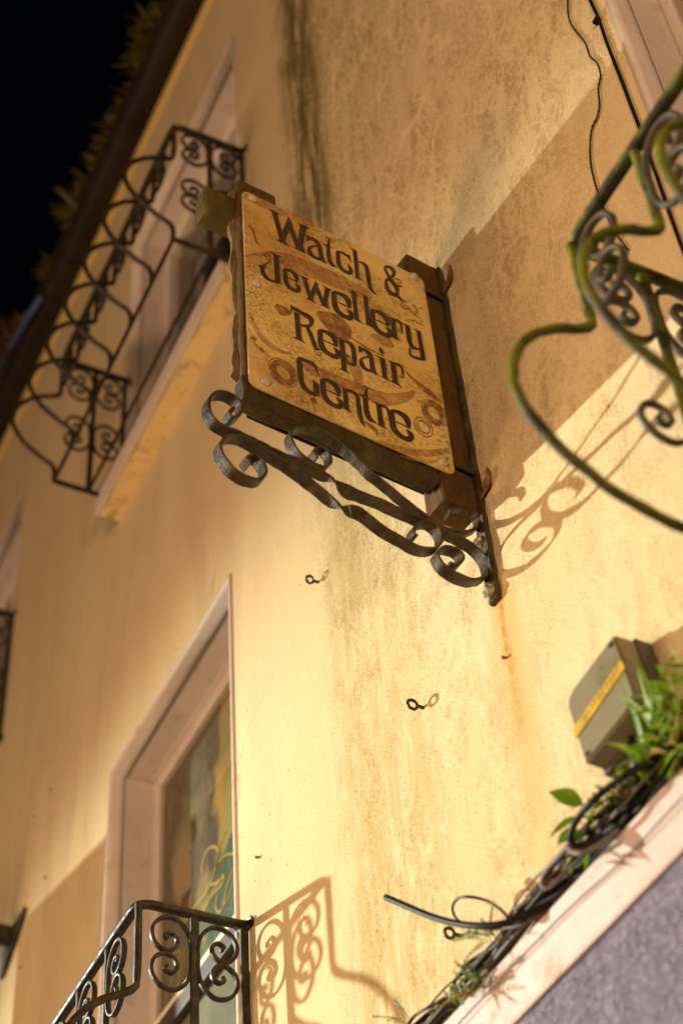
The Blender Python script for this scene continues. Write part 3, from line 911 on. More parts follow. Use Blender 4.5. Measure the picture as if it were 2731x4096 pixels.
ga = glyph('A', [[(1040, 622), (1110, 665), (1100, 700), (1040, 735)]],
           [[(1045, 690, 60), (1120, 685, 48), (1195, 735, 70), (1243, 810, 76), (1258, 900, 78), (1285, 1005, 80), (1355, 1078, 4)],
            [(1225, 800, 30), (1130, 805, 28), (1080, 845, 62), (1095, 910, 74), (1160, 975, 52), (1260, 1015, 46)]])
gt = glyph('A', [], [[(1375, 712, 7), (1345, 702, 9), (1333, 676, 9), (1366, 664, 12), (1398, 690, 22), (1385, 745, 46), (1378, 820, 68), (1384, 920, 74), (1396, 1010, 74), (1435, 1085, 62), (1512, 1135, 5)],
                     [(1288, 765, 5), (1350, 795, 26), (1462, 838, 4)]])
gJ = glyph('A', [[(455, 878), (655, 970), (605, 985), (520, 935)], [(520, 930), (605, 968), (632, 1392), (545, 1335)], [(283, 1103), (392, 1092), (388, 1150), (315, 1150)]],
           [[(605, 1368, 60), (500, 1350, 38), (425, 1308, 58), (366, 1240, 74), (350, 1165, 76), (350, 1105, 72)],
            [(365, 1105, 22), (440, 1058, 15), (475, 1000, 14), (460, 940, 12), (410, 914, 11), (377, 928, 11), (386, 958, 10), (420, 960, 7)]])
ge = glyph('A', [], [[(690, 1162, 38), (770, 1182, 50), (845, 1230, 68), (880, 1290, 74), (893, 1352, 50), (905, 1375, 6)],
                     [(697, 1158, 64), (703, 1250, 76), (715, 1350, 78), (758, 1432, 66), (840, 1492, 58), (905, 1500, 78), (912, 1450, 70), (862, 1385, 10)],
                     [(900, 1372, 18), (820, 1330, 14), (745, 1296, 9)]])
gh = glyph('B', [[(425, 385), (492, 410), (535, 835), (475, 808)], [(372, 345), (494, 405), (425, 395)], [(428, 803), (602, 892), (530, 828)]],
           [[(505, 578, 14), (570, 592, 38), (635, 645, 64), (660, 730, 74), (676, 850, 76), (695, 960, 72), (735, 1030, 46), (832, 1118, 3)]])
gc = glyph('B', [[(330, 488), (382, 468), (405, 592)]], [[(180, 412, 36), (270, 440, 38), (345, 480, 36), (392, 478, 14)],
                     [(192, 415, 62), (200, 520, 76), (215, 620, 76), (262, 692, 62), (335, 742, 56), (392, 752, 72), (395, 695, 66), (348, 605, 8)]])
gand = glyph('B', [], [[(925, 655, 34), (985, 655, 46), (1050, 695, 62), (1075, 755, 66), (1045, 815, 62), (985, 850, 60), (950, 885, 54), (962, 965, 72), (990, 1030, 62), (1055, 1085, 66), (1125, 1110, 58), (1190, 1170, 32), (1282, 1215, 3)],
                       [(925, 660, 36), (965, 755, 52), (1030, 870, 62), (1100, 960, 72), (1125, 1040, 66), (1120, 1105, 50)],
                       [(1095, 985, 62), (1150, 960, 40), (1205, 965, 6)],
                       [(1100, 930, 20), (1068, 880, 14), (1085, 848, 13), (1140, 850, 14), (1188, 885, 12), (1185, 918, 10), (1145, 915, 9), (1122, 892, 8), (1140, 872, 7)]])
gl = glyph('C', [[(405, 42), (470, 65), (530, 520), (458, 492)], [(350, 15), (472, 62), (408, 52)], [(420, 485), (612, 578), (530, 512)]], [])
gr = glyph('C', [[(1015, 475), (1088, 500), (1130, 800), (1052, 775)], [(965, 443), (1092, 498), (1020, 488)], [(1010, 763), (1178, 852), (1125, 792)]],
           [[(1050, 495, 38), (1130, 522, 46), (1178, 560, 42), (1193, 640, 34), (1203, 695, 18), (1185, 712, 10), (1160, 698, 9), (1158, 680, 8), (1175, 676, 7)]])
gy = glyph('C', [[(1188, 552), (1325, 605), (1255, 605)], [(1250, 590), (1325, 618), (1352, 860), (1300, 880), (1272, 800)], [(1372, 633), (1482, 690), (1425, 682)],
                 [(1420, 668), (1492, 690), (1568, 1140), (1540, 1156), (1492, 1110), (1468, 930)]],
           [[(1310, 830, 72), (1350, 915, 62), (1410, 955, 48), (1490, 975, 34)], [(1530, 1125, 54), (1430, 1108, 48), (1355, 1078, 36), (1328, 1040, 42), (1318, 985, 32), (1330, 948, 22), (1372, 972, 6)]])
gR = glyph('D', [[(140, 150), (205, 172), (238, 502), (170, 482)], [(113, 463), (290, 548), (230, 490)], [(92, 64), (240, 138), (225, 172), (105, 118)]],
           [[(110, 105, 30), (200, 145, 34), (295, 190, 50), (352, 240, 66), (360, 290, 64), (330, 328, 50), (250, 322, 28), (215, 315, 22)],
            [(305, 345, 46), (348, 430, 58), (385, 530, 60), (420, 605, 54), (482, 628, 4)], [(408, 610, 16), (405, 645, 10), (440, 692, 10), (476, 685, 8), (465, 657, 7), (445, 660, 6)],
            [(100, 105, 20), (98, 150, 9), (76, 152, 6)], [(215, 176, 5), (262, 198, 6), (292, 222, 5), (270, 214, 4)]])
gp = glyph('D', [[(700, 480), (770, 510), (805, 900), (737, 872)], [(648, 453), (776, 510), (702, 492)], [(703, 857), (842, 932), (795, 880)]],
           [[(750, 512, 24), (835, 542, 46), (880, 610, 64), (893, 700, 68), (902, 785, 62), (880, 812, 44), (820, 788, 22), (798, 745, 14), (805, 700, 9), (826, 700, 8), (828, 716, 6)]])
gi = glyph('D', [[(1215, 715), (1280, 740), (1312, 1003), (1250, 973)], [(1150, 684), (1282, 740), (1220, 732)], [(1195, 948), (1370, 1030), (1308, 985)],
                 [(1235 + 30 * math.cos(t * 0.6283) + 20 * math.sin(t * 0.6283) * 0.6, 642 + 42 * math.sin(t * 0.6283) + 14 * math.cos(t * 0.6283)) for t in range(10)]], [])
gC = glyph('D', [[(375, 1000), (455, 1062), (462, 1216), (385, 1168)]],
           [[(190, 728, 40), (290, 762, 40), (372, 800, 48), (415, 850, 36), (430, 905, 18), (455, 948, 4)],
            [(205, 725, 66), (210, 830, 76), (225, 960, 78), (250, 1068, 70), (310, 1140, 58), (390, 1182, 50), (445, 1190, 40)]])
gn = glyph('E', [[(685, 470), (745, 500), (772, 762), (705, 740)], [(648, 443), (750, 500), (690, 482)], [(688, 728), (815, 802), (765, 750)]],
           [[(735, 497, 22), (815, 528, 38), (868, 585, 58), (886, 680, 64), (903, 800, 66), (925, 890, 46), (972, 968, 3)]])
words = {
    'watch': [gW, ga, gt, gc, gh],
    'ampersand': [gand],
    'jewellery': [gJ, ge, place(gW, (1190.8, 1328, 1096, 1236)), place(ge, (1330.6, 1403.3, 1166.6, 1269.9)), gl, shift(gl, 47, 20.5), place(ge, (1484.2, 1557.7, 1239.3, 1340)), gr, gy],
    'repair': [gR, place(ge, (1275, 1350, 1319.6, 1424.8)), gp, place(ga, (1433, 1509.5, 1381.8, 1503)), gi, place(gr, (1544.6, 1611.6, 1437.6, 1549))],
    'centre': [gC, place(ge, (1286, 1361, 1515.7, 1625.7)), gn, place(gt, (1430.6, 1504, 1545, 1693)), place(gr, (1488, 1555, 1604, 1719)), place(ge, (1561.4, 1641, 1640.8, 1755.6))],
}
for wname, gl_ in words.items():
    bm = bmesh.new()
    for g_ in gl_: pen(bm, g_)
    o = sobj('lettering', bm, MAT['letter'], panel)
    bm = bmesh.new()
    for g_ in gl_: pen(bm, shift([q for q in g_ if q[0] == 's'], 4, 2.5), 0, 0.00055)
    for g_ in gl_: pen(bm, shift([q for q in g_ if q[0] == 'p'], 7, 4), 0, 0.0007)
    sobj('letter_shading', bm, MAT['halo'], panel)
# printed ornaments: arcs, rings, flourishes
bm2 = 'scroll'
def pr(reg, pts, b=None, d0=[0.00015]):
    k_ = RG_[reg][2]
    d0[0] += 0.000004
    bb = bmesh.new()
    pen(bb, [('s', [(*full(reg, x, y), w * k_) for x, y, w in pts])], 0, d0[0])
    sobj('printed_ornament' if b is None else 'printed_scroll', bb, MAT['print' if b is None else 'print2'], panel)
def ring(reg, cx, cy, rx, ry, w, b=None, tilt=0.5):
    pr(reg, [(cx + rx * math.cos(t * math.pi / 8), cy + ry * math.sin(t * math.pi / 8) + tilt * rx * math.cos(t * math.pi / 8), w) for t in range(17)], b)
pr('A', [(135, 470, 26), (190, 530, 30), (230, 640, 34), (262, 740, 34), (335, 808, 6)])
pr('A', [(85, 715, 26), (140, 758, 6)])
ring('G', 497, 965, 46, 40, 30); ring('G', 1188, 1150, 40, 38, 28); ring('G', 1140, 1215, 28, 26, 9); ring('G', 1140, 1215, 42, 40, 8)
ring('G', 497, 965, 66, 58, 8, bm2); ring('G', 1188, 1150, 58, 52, 7, bm2)
pr('G', [(460, 655, 18), (495, 680, 44), (530, 695, 16)])
pr('G', [(650, 690, 20), (720, 730, 80), (780, 785, 70), (800, 810, 20)])
pr('G', [(900, 790, 14), (960, 815, 46), (1000, 850, 20)], bm2)
pr('G', [(1050, 955, 5), (1110, 1010, 15), (1170, 1060, 26), (1225, 1105, 8)]); pr('G', [(800, 800, 6), (880, 850, 9), (960, 890, 6)])
pr('B', [(1180, 1190, 16), (1200, 1270, 26), (1270, 1320, 24), (1320, 1300, 8)]); pr('B', [(1360, 1240, 10), (1420, 1310, 30), (1440, 1370, 30), (1400, 1400, 8)])
pr('B', [(1480, 1300, 26), (1535, 1312, 26)]); pr('C', [(1310, 500, 8), (1400, 525, 26), (1470, 565, 24), (1545, 605, 4)]); pr('C', [(1485, 520, 26), (1530, 540, 26)])
pr('G', [(340, 690, 12), (390, 790, 22), (470, 860, 20), (540, 880, 8)], bm2)
pr('G', [(338, 760, 6), (380, 850, 14), (440, 890, 5)], bm2)
pr('G', [(560, 905, 30), (640, 955, 46), (740, 995, 40), (830, 1040, 60), (950, 1085, 60), (1050, 1080, 50), (1100, 1050, 20)], bm2)
pr('G', [(760, 870, 30), (810, 920, 40), (840, 980, 46), (838, 1040, 30)], bm2)
pr('G', [(930, 1275, 8), (1040, 1320, 26), (1160, 1335, 34), (1262, 1322, 26)], bm2); pr('G', [(1030, 1345, 6), (1150, 1375, 12), (1255, 1360, 12)], bm2)
pr('G', [(315, 430, 8), (420, 420, 26), (520, 450, 60), (640, 500, 70), (780, 560, 60), (900, 620, 40)], bm2)
pr('G', [(310, 150, 30), (400, 185, 34), (520, 235, 40), (640, 290, 20)], bm2)
pr('G', [(345, 800, 18), (375, 815, 12)]); pr('G', [(390, 850, 16), (410, 870, 8)]); pr('G', [(575, 1090, 14), (590, 1100, 14)]); pr('G', [(630, 1080, 26), (645, 1110, 20)])
pr('G', [(1040, 640, 8), (1090, 690, 12), (1130, 720, 5)], bm2); pr('G', [(870, 1190, 10), (920, 1230, 18), (930, 1260, 6)])
# domed screw caps
for i, (s_, z_) in enumerate(((0.574, 3.663), (0.098, 3.672), (0.574, 3.307), (0.563, 2.953), (0.100, 2.949))):
    bm = bmesh.new()
    b = bmesh.new()
    bmesh.ops.create_uvsphere(b, u_segments=16, v_segments=8, radius=0.0135)
    for v in b.verts: v.co.y *= 0.55
    bmesh.ops.transform(b, matrix=SM @ Matrix.Translation((s_, 0.0015, z_)), verts=b.verts)
    merge(bm, b)
    for ang in (0.4, 1.97):
        box(bm, -0.008, 0.008, -0.001, 0.0016, -0.0012, 0.0012, 0, SM @ Matrix.Translation((s_, 0.008, z_)) @ Matrix.Rotation(ang + i, 4, 'Y'))
    sobj('screw_cap', bm, MAT['screw'], panel, True)

# ================================================================== the sign's iron bracket
brk = empty('sign_bracket', V((-2.157, 0, 4.2)))
brk_inv = Matrix.Translation(-V(brk.location))
def bobj(name, bm, mat, parent=brk, smooth=False):
    bmesh.ops.transform(bm, matrix=brk_inv, verts=bm.verts)
    return obj(name, bm, mat, parent, smooth)
tag(brk, 'dark scrolled iron wall bracket holding the watch repair sign', 'bracket')
bm = bmesh.new()
P = [V((-2.166 + 0.003 * mnoise.noise(V((i * 0.7, 0, 0))), -0.008, 1.6 + 2.565 + (3.775 - 2.565) * i / 40)) for i in range(41)]
sweep(bm, P, rect(0.042, 0.015, 0.004), V((1, 0, 0)), None, [0.85] + [1 + 0.10 * mnoise.noise(V((i * 0.9, 3, 0))) for i in range(39)] + [0.7])
rough(bm, 0.003, 40)
bobj('wall_bar', bm, MAT['iron_sign'])
def bt(x, y): return (750 + 0.829 * x, 1500 + 0.829 * y)
def ribbon(name, pts, w=0.030, th=0.0065, twist_at=None, d=-0.017):
    P = [V((*ats(*bt(x, y), d), 0)) for x, y in pts]
    P = catmull(P, 6)
    W = [sp(q.x, q.y, d) for q in P]
    tw = None
    if twist_at:
        a, b = twist_at
        tw = []
        for i in range(len(W)):
            k_ = i / 6
            t = min(max((k_ - a) / (b - a), 0), 1)
            tw.append(math.pi * t * t * (3 - 2 * t))
    n_ = len(W)
    sc = [1.0] * n_
    bm = bmesh.new()
    sweep(bm, W, rect(w, th, 0.0015), SN, tw, sc)
    rough(bm, 0.0016, 45)
    return bobj(name, bm, MAT['iron_sign'], brk)
ribbon('scroll_arm', [(212, 178), (190, 195), (205, 222), (238, 208), (250, 172), (225, 128), (170, 100), (115, 108), (90, 150), (105, 215), (170, 268), (250, 300), (340, 345), (450, 398), (560, 440), (650, 488), (715, 520), (770, 562), (830, 588), (920, 622), (1020, 668), (1130, 715)], twist_at=(14.5, 18.2))
ribbon('scroll_arm', [(292, 440), (268, 425), (262, 455), (295, 505), (345, 515), (362, 480), (330, 432)][::-1][3:] + [], d=-0.017) if False else None
ribbon('scroll_arm', [(300, 452), (280, 430), (268, 450), (290, 492), (335, 512), (362, 492), (345, 440), (290, 398), (268, 412)][::-1][:0] + [(290, 445), (272, 418), (310, 402), (352, 440), (365, 490), (335, 520), (265, 505), (195, 455), (152, 390), (152, 340), (195, 310), (270, 322), (380, 388), (500, 462), (600, 538), (690, 612), (760, 652), (830, 672), (920, 742), (1020, 802), (1110, 848), (1178, 850), (1212, 815), (1200, 760), (1150, 722), (1095, 735), (1078, 775), (1095, 795)], twist_at=(14.6, 17.6))
ribbon('scroll_arm', [(612, 415), (598, 385), (632, 362), (668, 392), (678, 435), (645, 458), (575, 428), (512, 368), (486, 308), (512, 270), (585, 264), (665, 298), (745, 358), (805, 412), (875, 482), (955, 545), (1035, 612), (1125, 682), (1210, 740), (1300, 768), (1372, 755), (1396, 712), (1372, 668), (1312, 645), (1262, 662), (1258, 695)], w=0.026)
ribbon('scroll_arm', [(1145, 712), (1220, 760), (1305, 800), (1382, 852), (1432, 920), (1428, 982), (1362, 1002), (1275, 972), (1212, 922), (1192, 875), (1228, 845), (1290, 860), (1316, 900), (1288, 930), (1250, 922)])
# straps from the bar round the post, wall lugs with an eye
for z_ in (3.632, 2.958):
    bm = bmesh.new()
    sweep(bm, catmull([sp(0.070, z_, 0.004), sp(0.045, z_ + 0.002, 0.004), sp(0.010, z_, 0.003), sp(-0.002, z_ + 0.004, -0.004), sp(0.004, z_ + 0.01, -0.02)], 4), rect(0.020, 0.006, 0.0015), V((0, 0, 1)))
    rough(bm, 0.002, 40)
    bobj('strap', bm, MAT['iron_sign'])
    bm = bmesh.new()
    q = 3.663 if z_ > 3 else 2.872
    pts_ = catmull([V((-2.156, -0.010, 1.6 + q)), V((-2.140, -0.009, 1.6 + q + 0.006)), V((-2.122, -0.008, 1.6 + q + 0.016)), V((-2.105, -0.012, 1.6 + q + 0.026)), V((-2.092, -0.020, 1.6 + q + 0.038))], 5)
    sweep(bm, pts_, rect(0.030, 0.008, 0.001), V((0, 0.2, 1)), None, [0.75, 0.75, 0.7, 0.7, 0.7, 0.7, 0.75, 0.8, 0.95, 1.1, 1.25, 1.35, 1.4, 1.4, 1.35, 1.3, 1.2, 1.1, 0.95, 0.75, 0.5])
    rough(bm, 0.0015, 60)
    lug = bobj('wall_lug', bm, MAT['rust'])
    bm = bmesh.new()
    c_ = pts_[13]
    sweep(bm, [c_ + V((0, -0.0045, 0)), c_ + V((0, -0.0035, 0))], circ(0.0052, 10))
    bobj('eye_hole', bm, MAT['room'], lug)
# bolt heads crusted with lichen
for px, py in ((1912, 2178), (1958, 2365)):
    c_ = at(px, py, 0.016)
    bm = bmesh.new()
    bmesh.ops.create_icosphere(bm, subdivisions=3, radius=0.017)
    for v in bm.verts: v.co.y *= 0.6; v.co.z *= 1.2
    rough(bm, 0.005, 60, px); rough(bm, 0.005, 170, py)
    bmesh.ops.translate(bm, vec=c_, verts=bm.verts)
    bobj('lichened_bolt', bm, MAT['lichen'])

# ================================================================== second sign at the left edge (its board hangs out of frame, its shadow does not)
ls = empty('bracket_sign', (-5.55, 0, 5.5))
tag(ls, 'dark iron sign bracket at the left picture edge, casting a tall shadow on the wall', 'bracket')
li = Matrix.Translation(-V(ls.location))
def lobj(name, bm, mat):
    bmesh.ops.transform(bm, matrix=li, verts=bm.verts); return obj(name, bm, mat, ls)
bm = bmesh.new(); sweep(bm, catmull([V((-5.70, -0.008, 5.37)), V((-5.62, -0.012, 5.43)), V((-5.55, -0.012, 5.47)), V((-5.45, -0.010, 5.52))], 4), rect(0.085, 0.018, 0.003), V((0, 0, 1)), None, [0.5, 0.7, 0.9, 1, 1, 1, 1, 1, 1, 0.9, 0.8, 0.6, 0.4]); rough(bm, 0.004, 30); lobj('wall_plate', bm, MAT['iron'])
bm = bmesh.new(); sweep(bm, [V((-5.57 - 0.1 * t, -0.02 - 0.86 * t, 5.47 + 0.035 * t)) for t in [i / 8 for i in range(9)]], rect(0.085, 0.02), V((0, 0, 1))); lobj('arm', bm, MAT['iron'])
bm = bmesh.new(); box(bm, -5.69, -5.665, -0.86, -0.135, 4.35, 5.50, 0.006); lobj('board', bm, MAT['wood'])

# ================================================================== eye bolts and nails in the wall
def eye_bolt(px, py, ang, mat, label, rr_=0.012, lump=0.0008):
    base = at(px, py)
    bm = bmesh.new()
    sweep(bm, [V((0, 0.004, 0)), V((0, -0.010, 0.001)), V((0, -0.016, 0.001))], circ(0.0042, 8))
    ax = V((math.cos(ang), 0, math.sin(ang)))
    ring_ = [V((0, -0.016 - rr_, 0.001)) + V((0, -1, 0)) * (rr_ * math.cos(t)) + ax * (rr_ * math.sin(t)) for t in [2 * math.pi * i / 18 + math.pi for i in range(18)]]
    sweep(bm, ring_ + [ring_[0]], circ(0.0040, 7))
    rough(bm, lump, 90)
    tag(obj('eye_bolt', bm, mat, None, True, base), label, 'eye bolt', 'eye bolts in the wall')
eye_bolt(1275, 2330, 1.2, MAT['iron_sign'], 'dark corroded eye bolt in the wall above the pink window surround', 0.0105, 0.0035)
eye_bolt(1694, 2832, 1.5, MAT['iron'], 'thin brown eye bolt alone on the bright wall below the sign')
eye_bolt(1845, 3745, 1.4, MAT['iron'], 'small brown eye bolt just above the loose cable weeds', 0.0105, 0.001)
def nail(px, py, label):
    base = at(px, py)
    bm = bmesh.new()
    sweep(bm, [V((0, 0.004, 0)), V((0.001, -0.005, -0.001)), V((0.002, -0.009, -0.003))], circ(0.0032, 7), None, None, [1, 1, 1.4])
    rough(bm, 0.002, 90)
    tag(obj('nail', bm, MAT['rust'], None, False, base), label, 'nail', 'rusty nails in the wall')
nail(1036, 3430, 'rusty nail stub on the bright wall right of the poster window')
nail(208, 3160, 'upper of two rusty nails left of the poster window')
nail(143, 3265, 'lower of two rusty nails left of the poster window')
nail(186, 3510, 'rusty nail at the edge of the left shadow')
nail(90, 3870, 'rusty nail just below the left sign bracket')
nail(2023, 2632, 'dark nail stub in the rust run below the bracket')

# ================================================================== wires on the upper wall
def wire(name, pts, r, mat, label, n=5, coil=0.0, cat='wire'):
    P = catmull(pts, n)
    bm = bmesh.new()
    if coil:
        L = 0
        A, B = [], []
        for i, p in enumerate(P):
            t = (P[min(i + 1, len(P) - 1)] - P[max(i - 1, 0)]).normalized()
            b = t.cross(V((0, 1, 0))).normalized(); c = t.cross(b)
            if i: L += (p - P[i - 1]).length
            ph = L * 260
            off = (b * math.cos(ph) + c * math.sin(ph)) * coil
            A.append(p + off); B.append(p - off)
        sweep(bm, A, circ(r, 5)); sweep(bm, B, circ(r, 5))
    else:
        sweep(bm, P, circ(r, 8))
    return tag(obj(name, bm, mat, None, True), label, cat)
C2 = lambda x, y, o=0.006: at(2000 + x * 0.4662, y * 0.4662, o)
wire('twisted_wire', [C2(575, -120), C2(578, 0), C2(580, 100), C2(600, 190), C2(660, 280), C2(730, 370), C2(770, 480), C2(830, 540), C2(860, 640), C2(840, 760), C2(850, 900), C2(830, 1000), C2(785, 1100), C2(770, 1250), C2(775, 1400), C2(800, 1520), C2(825, 1610), C2(890, 1790), C2(960, 1950), C2(1100, 2150)], 0.0016, MAT['wire'], 'thin twisted brown wire hanging in bends on the upper wall', 14, 0.0017)
o = wire('wall_cable', [C2(690, -200), C2(770, 0), C2(838, 150), C2(900, 330), C2(960, 490), C2(1040, 690), C2(1110, 880), C2(1180, 1060), C2(1250, 1260), C2(1320, 1450), C2(1440, 1800), C2(1568, 2150), C2(1700, 2500)], 0.0042, MAT['cable_black'], 'black cable clipped to the wall beside the near pink window surround', 5, 0, 'cable')
bm = bmesh.new(); c_ = C2(835, 170, 0.006); box(bm, c_.x - 0.012, c_.x + 0.006, -0.014, 0.0, c_.z - 0.007, c_.z + 0.007, 0.002); obj('cable_clip', bm, MAT['cable_black'], o)

# ================================================================== junction box
jb = empty('junction_box', (-1.82, 0, 3.58))
tag(jb, 'grey beige junction box with a yellow label strip on the wall among weeds', 'box')
JM = Matrix.Rotation(math.radians(-7), 4, 'Y') @ Matrix.Rotation(math.radians(2), 4, 'Z')
bm = bmesh.new()
outl = [(-0.082, -0.082), (0.084, -0.084), (0.086, 0.086), (-0.052, 0.086), (-0.072, 0.078), (-0.081, 0.060)]
f_ = [bm.verts.new((x * 0.985, -0.082, z * 0.985)) for x, z in outl]; b_ = [bm.verts.new((x, -0.004, z)) for x, z in outl]
bm.faces.new(f_); bm.faces.new(b_[::-1])
for i in range(6): bm.faces.new((f_[i], f_[(i + 1) % 6], b_[(i + 1) % 6], b_[i]))
bmesh.ops.bevel(bm, geom=bm.edges[:], offset=0.004, segments=2, affect='EDGES')
bmesh.ops.transform(bm, matrix=JM, verts=bm.verts)
obj('cover', bm, MAT['boxgrey'], jb)
bm = bmesh.new(); box(bm, -0.087, 0.0895, -0.040, 0.002, -0.089, 0.088, 0.003, JM); 
obj('back_case', bm, MAT['boxdark'], jb)
for sx_, sz_ in ((-0.068, -0.068), (0.07, -0.07), (0.07, 0.07)):
    bm = bmesh.new(); sweep(bm, [JM @ V((sx_, -0.0815, sz_)), JM @ V((sx_, -0.0850, sz_))], circ(0.0055, 10)); obj('screw', bm, MAT['boxdark'], jb)
bm = bmesh.new(); box(bm, -0.082, 0.084, -0.0850, -0.0815, -0.012, 0.012, 0.001, JM @ Matrix.Rotation(math.radians(-4), 4, 'Y')); tape = obj('label_strip', bm, MAT['tape'], jb)
bm = bmesh.new(); sweep(bm, catmull([V((0.02, -0.045, -0.085)), V((0.018, -0.05, -0.12)), V((0.03, -0.045, -0.16)), V((0.08, -0.04, -0.20))], 5), circ(0.006, 8)); obj('entry_cable', bm, MAT['cable_black'], jb, True)
bm = bmesh.new()
random.seed(3)
x = -0.045
while x < 0.07:
    w_ = random.uniform(0.006, 0.011)
    box(bm, x, x + w_ * 0.35, -0.0856, -0.0848, -0.006, 0.009, 0, JM @ Matrix.Rotation(math.radians(-4), 4, 'Y'))
    box(bm, x + w_ * 0.4, x + w_, -0.0857, -0.0849, -0.006 + random.uniform(0, 0.008), 0.002 + random.uniform(0, 0.007), 0, JM @ Matrix.Rotation(math.radians(-4), 4, 'Y'))
    x += w_ + 0.0045
obj('faded_mark', bm, MAT['tapeink'], tape)

# ================================================================== cables lying on the band
random.seed(21)
bundle = empty('cable_bundle', (-2.2, -0.04, 3.36))
tag(bundle, 'tangled bundle of black and grey cables lying along the pale pink band', 'cables')
bi = Matrix.Translation(-V(bundle.location))
mats = ['cable_black', 'cable_brown', 'cable_grey', 'cable_black', 'cable_pale', 'cable_brown', 'cable_black', 'cable_grey', 'cable_brown', 'cable_black', 'cable_pale', 'cable_black']
for i in range(12):
    r = random.choice((0.003, 0.004, 0.005, 0.006))
    o0 = 0.012 + 0.036 * (i % 4) / 3
    z0_ = 3.358 + r + 0.016 * (i // 4)
    pts = []
    for j in range(34):
        x = -3.6 + 2.75 * j / 33
        spread = 1.0 + 0.9 * math.exp(-((x + 2.0) / 0.25) ** 2)
        oo = o0 + 0.030 * mnoise.noise(V((x * 2.6, i * 3.7, 0))) * spread
        zz = z0_ + 0.034 * spread * abs(mnoise.noise(V((x * 2.2, i * 5.1, 4)))) + 0.018 * mnoise.noise(V((x * 5.5, i * 2.3, 8)))
        pts.append(V((x, -max(oo, r + 0.002), max(zz, 3.353 + r))))
    bm = bmesh.new(); sweep(bm, catmull(pts, 3), circ(r, 8))
    bmesh.ops.transform(bm, matrix=bi, verts=bm.verts)
    obj('cable', bm, MAT[mats[i % 12]], bundle, True)
for i in range(11):
    r = random.choice((0.002, 0.0025, 0.0035))
    x0_ = random.uniform(-2.75, -2.0)
    pts = []
    for j in range(16):
        x = x0_ + (0.55 + 0.2 * (i % 3)) * j / 15
        pts.append(V((x, -0.035 - 0.035 * mnoise.noise(V((x * 6, i * 3.1, 2))) - 0.02, 3.385 + 0.05 * abs(mnoise.noise(V((x * 5.2, i * 7.7, 1)))) + 0.02 * mnoise.noise(V((x * 13, i, 5))))))
    bm = bmesh.new(); sweep(bm, catmull(pts, 4), circ(r, 6))
    bmesh.ops.transform(bm, matrix=bi, verts=bm.verts)
    obj('cable', bm, MAT[random.choice(['cable_black', 'cable_brown', 'cable_pale', 'wire'])], bundle, True)
G1 = lambda x, y, o=0.07: at(1500 + x * 0.785, 3250 + y * 0.785, o)
H1 = lambda x, y, o=0.07: at(2050 + x * 0.4677, 2600 + y * 0.4677, o)
wire('loose_cable', [G1(55, 432, 0.16), G1(150, 472, 0.15), G1(280, 527, 0.14), G1(400, 562, 0.13), G1(520, 577, 0.12), G1(640, 568, 0.10), G1(740, 530, 0.08), G1(840, 470, 0.06), G1(950, 400, 0.05), G1(1050, 310, 0.045), G1(1150, 200, 0.04), G1(1290, 60, 0.04)], 0.0066, MAT['cable_black'], 'thick black cable end sticking out free to the left from the bundle', 6, 0, 'cable')
wire('loop_cable', [G1(690, 560), G1(650, 505), G1(580, 455), G1(500, 432), G1(430, 434), G1(396, 470), G1(400, 520), G1(440, 562), G1(520, 588), G1(620, 592), G1(720, 580), G1(820, 540, 0.06), G1(920, 480, 0.05)], 0.0031, MAT['cable_brown'], 'thin brown cable bent in an open loop above the loose cable end', 6, 0, 'cable')
wire('loop_cable', [H1(1250, 900, 0.06), H1(1100, 985, 0.08), H1(960, 1075, 0.10), H1(810, 1180, 0.11), H1(690, 1285, 0.12), H1(585, 1400, 0.12), H1(512, 1520, 0.12), H1(492, 1620, 0.11), H1(535, 1672, 0.10), H1(620, 1658, 0.09), H1(740, 1610, 0.07), H1(860, 1560, 0.05), H1(1000, 1400, 0.045)], 0.0062, MAT['cable_black'], 'thick black cable loop under the junction box beside the broad leaves', 6, 0, 'cable')
wire('loop_cable', [H1(900, 1540, 0.06), H1(800, 1615, 0.08), H1(740, 1668, 0.09), H1(660, 1712, 0.10), H1(580, 1738, 0.11), H1(510, 1725, 0.11), H1(465, 1690, 0.11), H1(375, 1785, 0.10), H1(290, 1880, 0.09), H1(250, 1975, 0.08), H1(268, 2038, 0.075), H1(335, 2005, 0.07), H1(450, 1895, 0.06), H1(600, 1770, 0.05), H1(720, 1640, 0.045)], 0.0050, MAT['cable_grey'], 'shiny grey cable curling in a narrow loop below the black loop', 6, 0, 'cable')
wire('loop_cable', [H1(300, 2010, 0.075), H1(215, 2110, 0.07), H1(140, 2200, 0.06), H1(60, 2290, 0.05), H1(-60, 2400, 0.045)], 0.0040, MAT['cable_black'], 'short thin black cable joining the grey loop to the bundle', 6, 0, 'cable')
wire('band_shadow_line', [at(2900, 3010, 0.066), at(2731, 3185, 0.064), at(2500, 3430, 0.062), at(2300, 3610, 0.062), at(2140, 3770, 0.062), at(1960, 3960, 0.062), at(1800, 4130, 0.062)], 0.0016, MAT['cable_brown'], 'thin cable shadow along the face of the pale pink band, built as a strand', 6)  # shadow of a cable on the band, put in as a dark strand

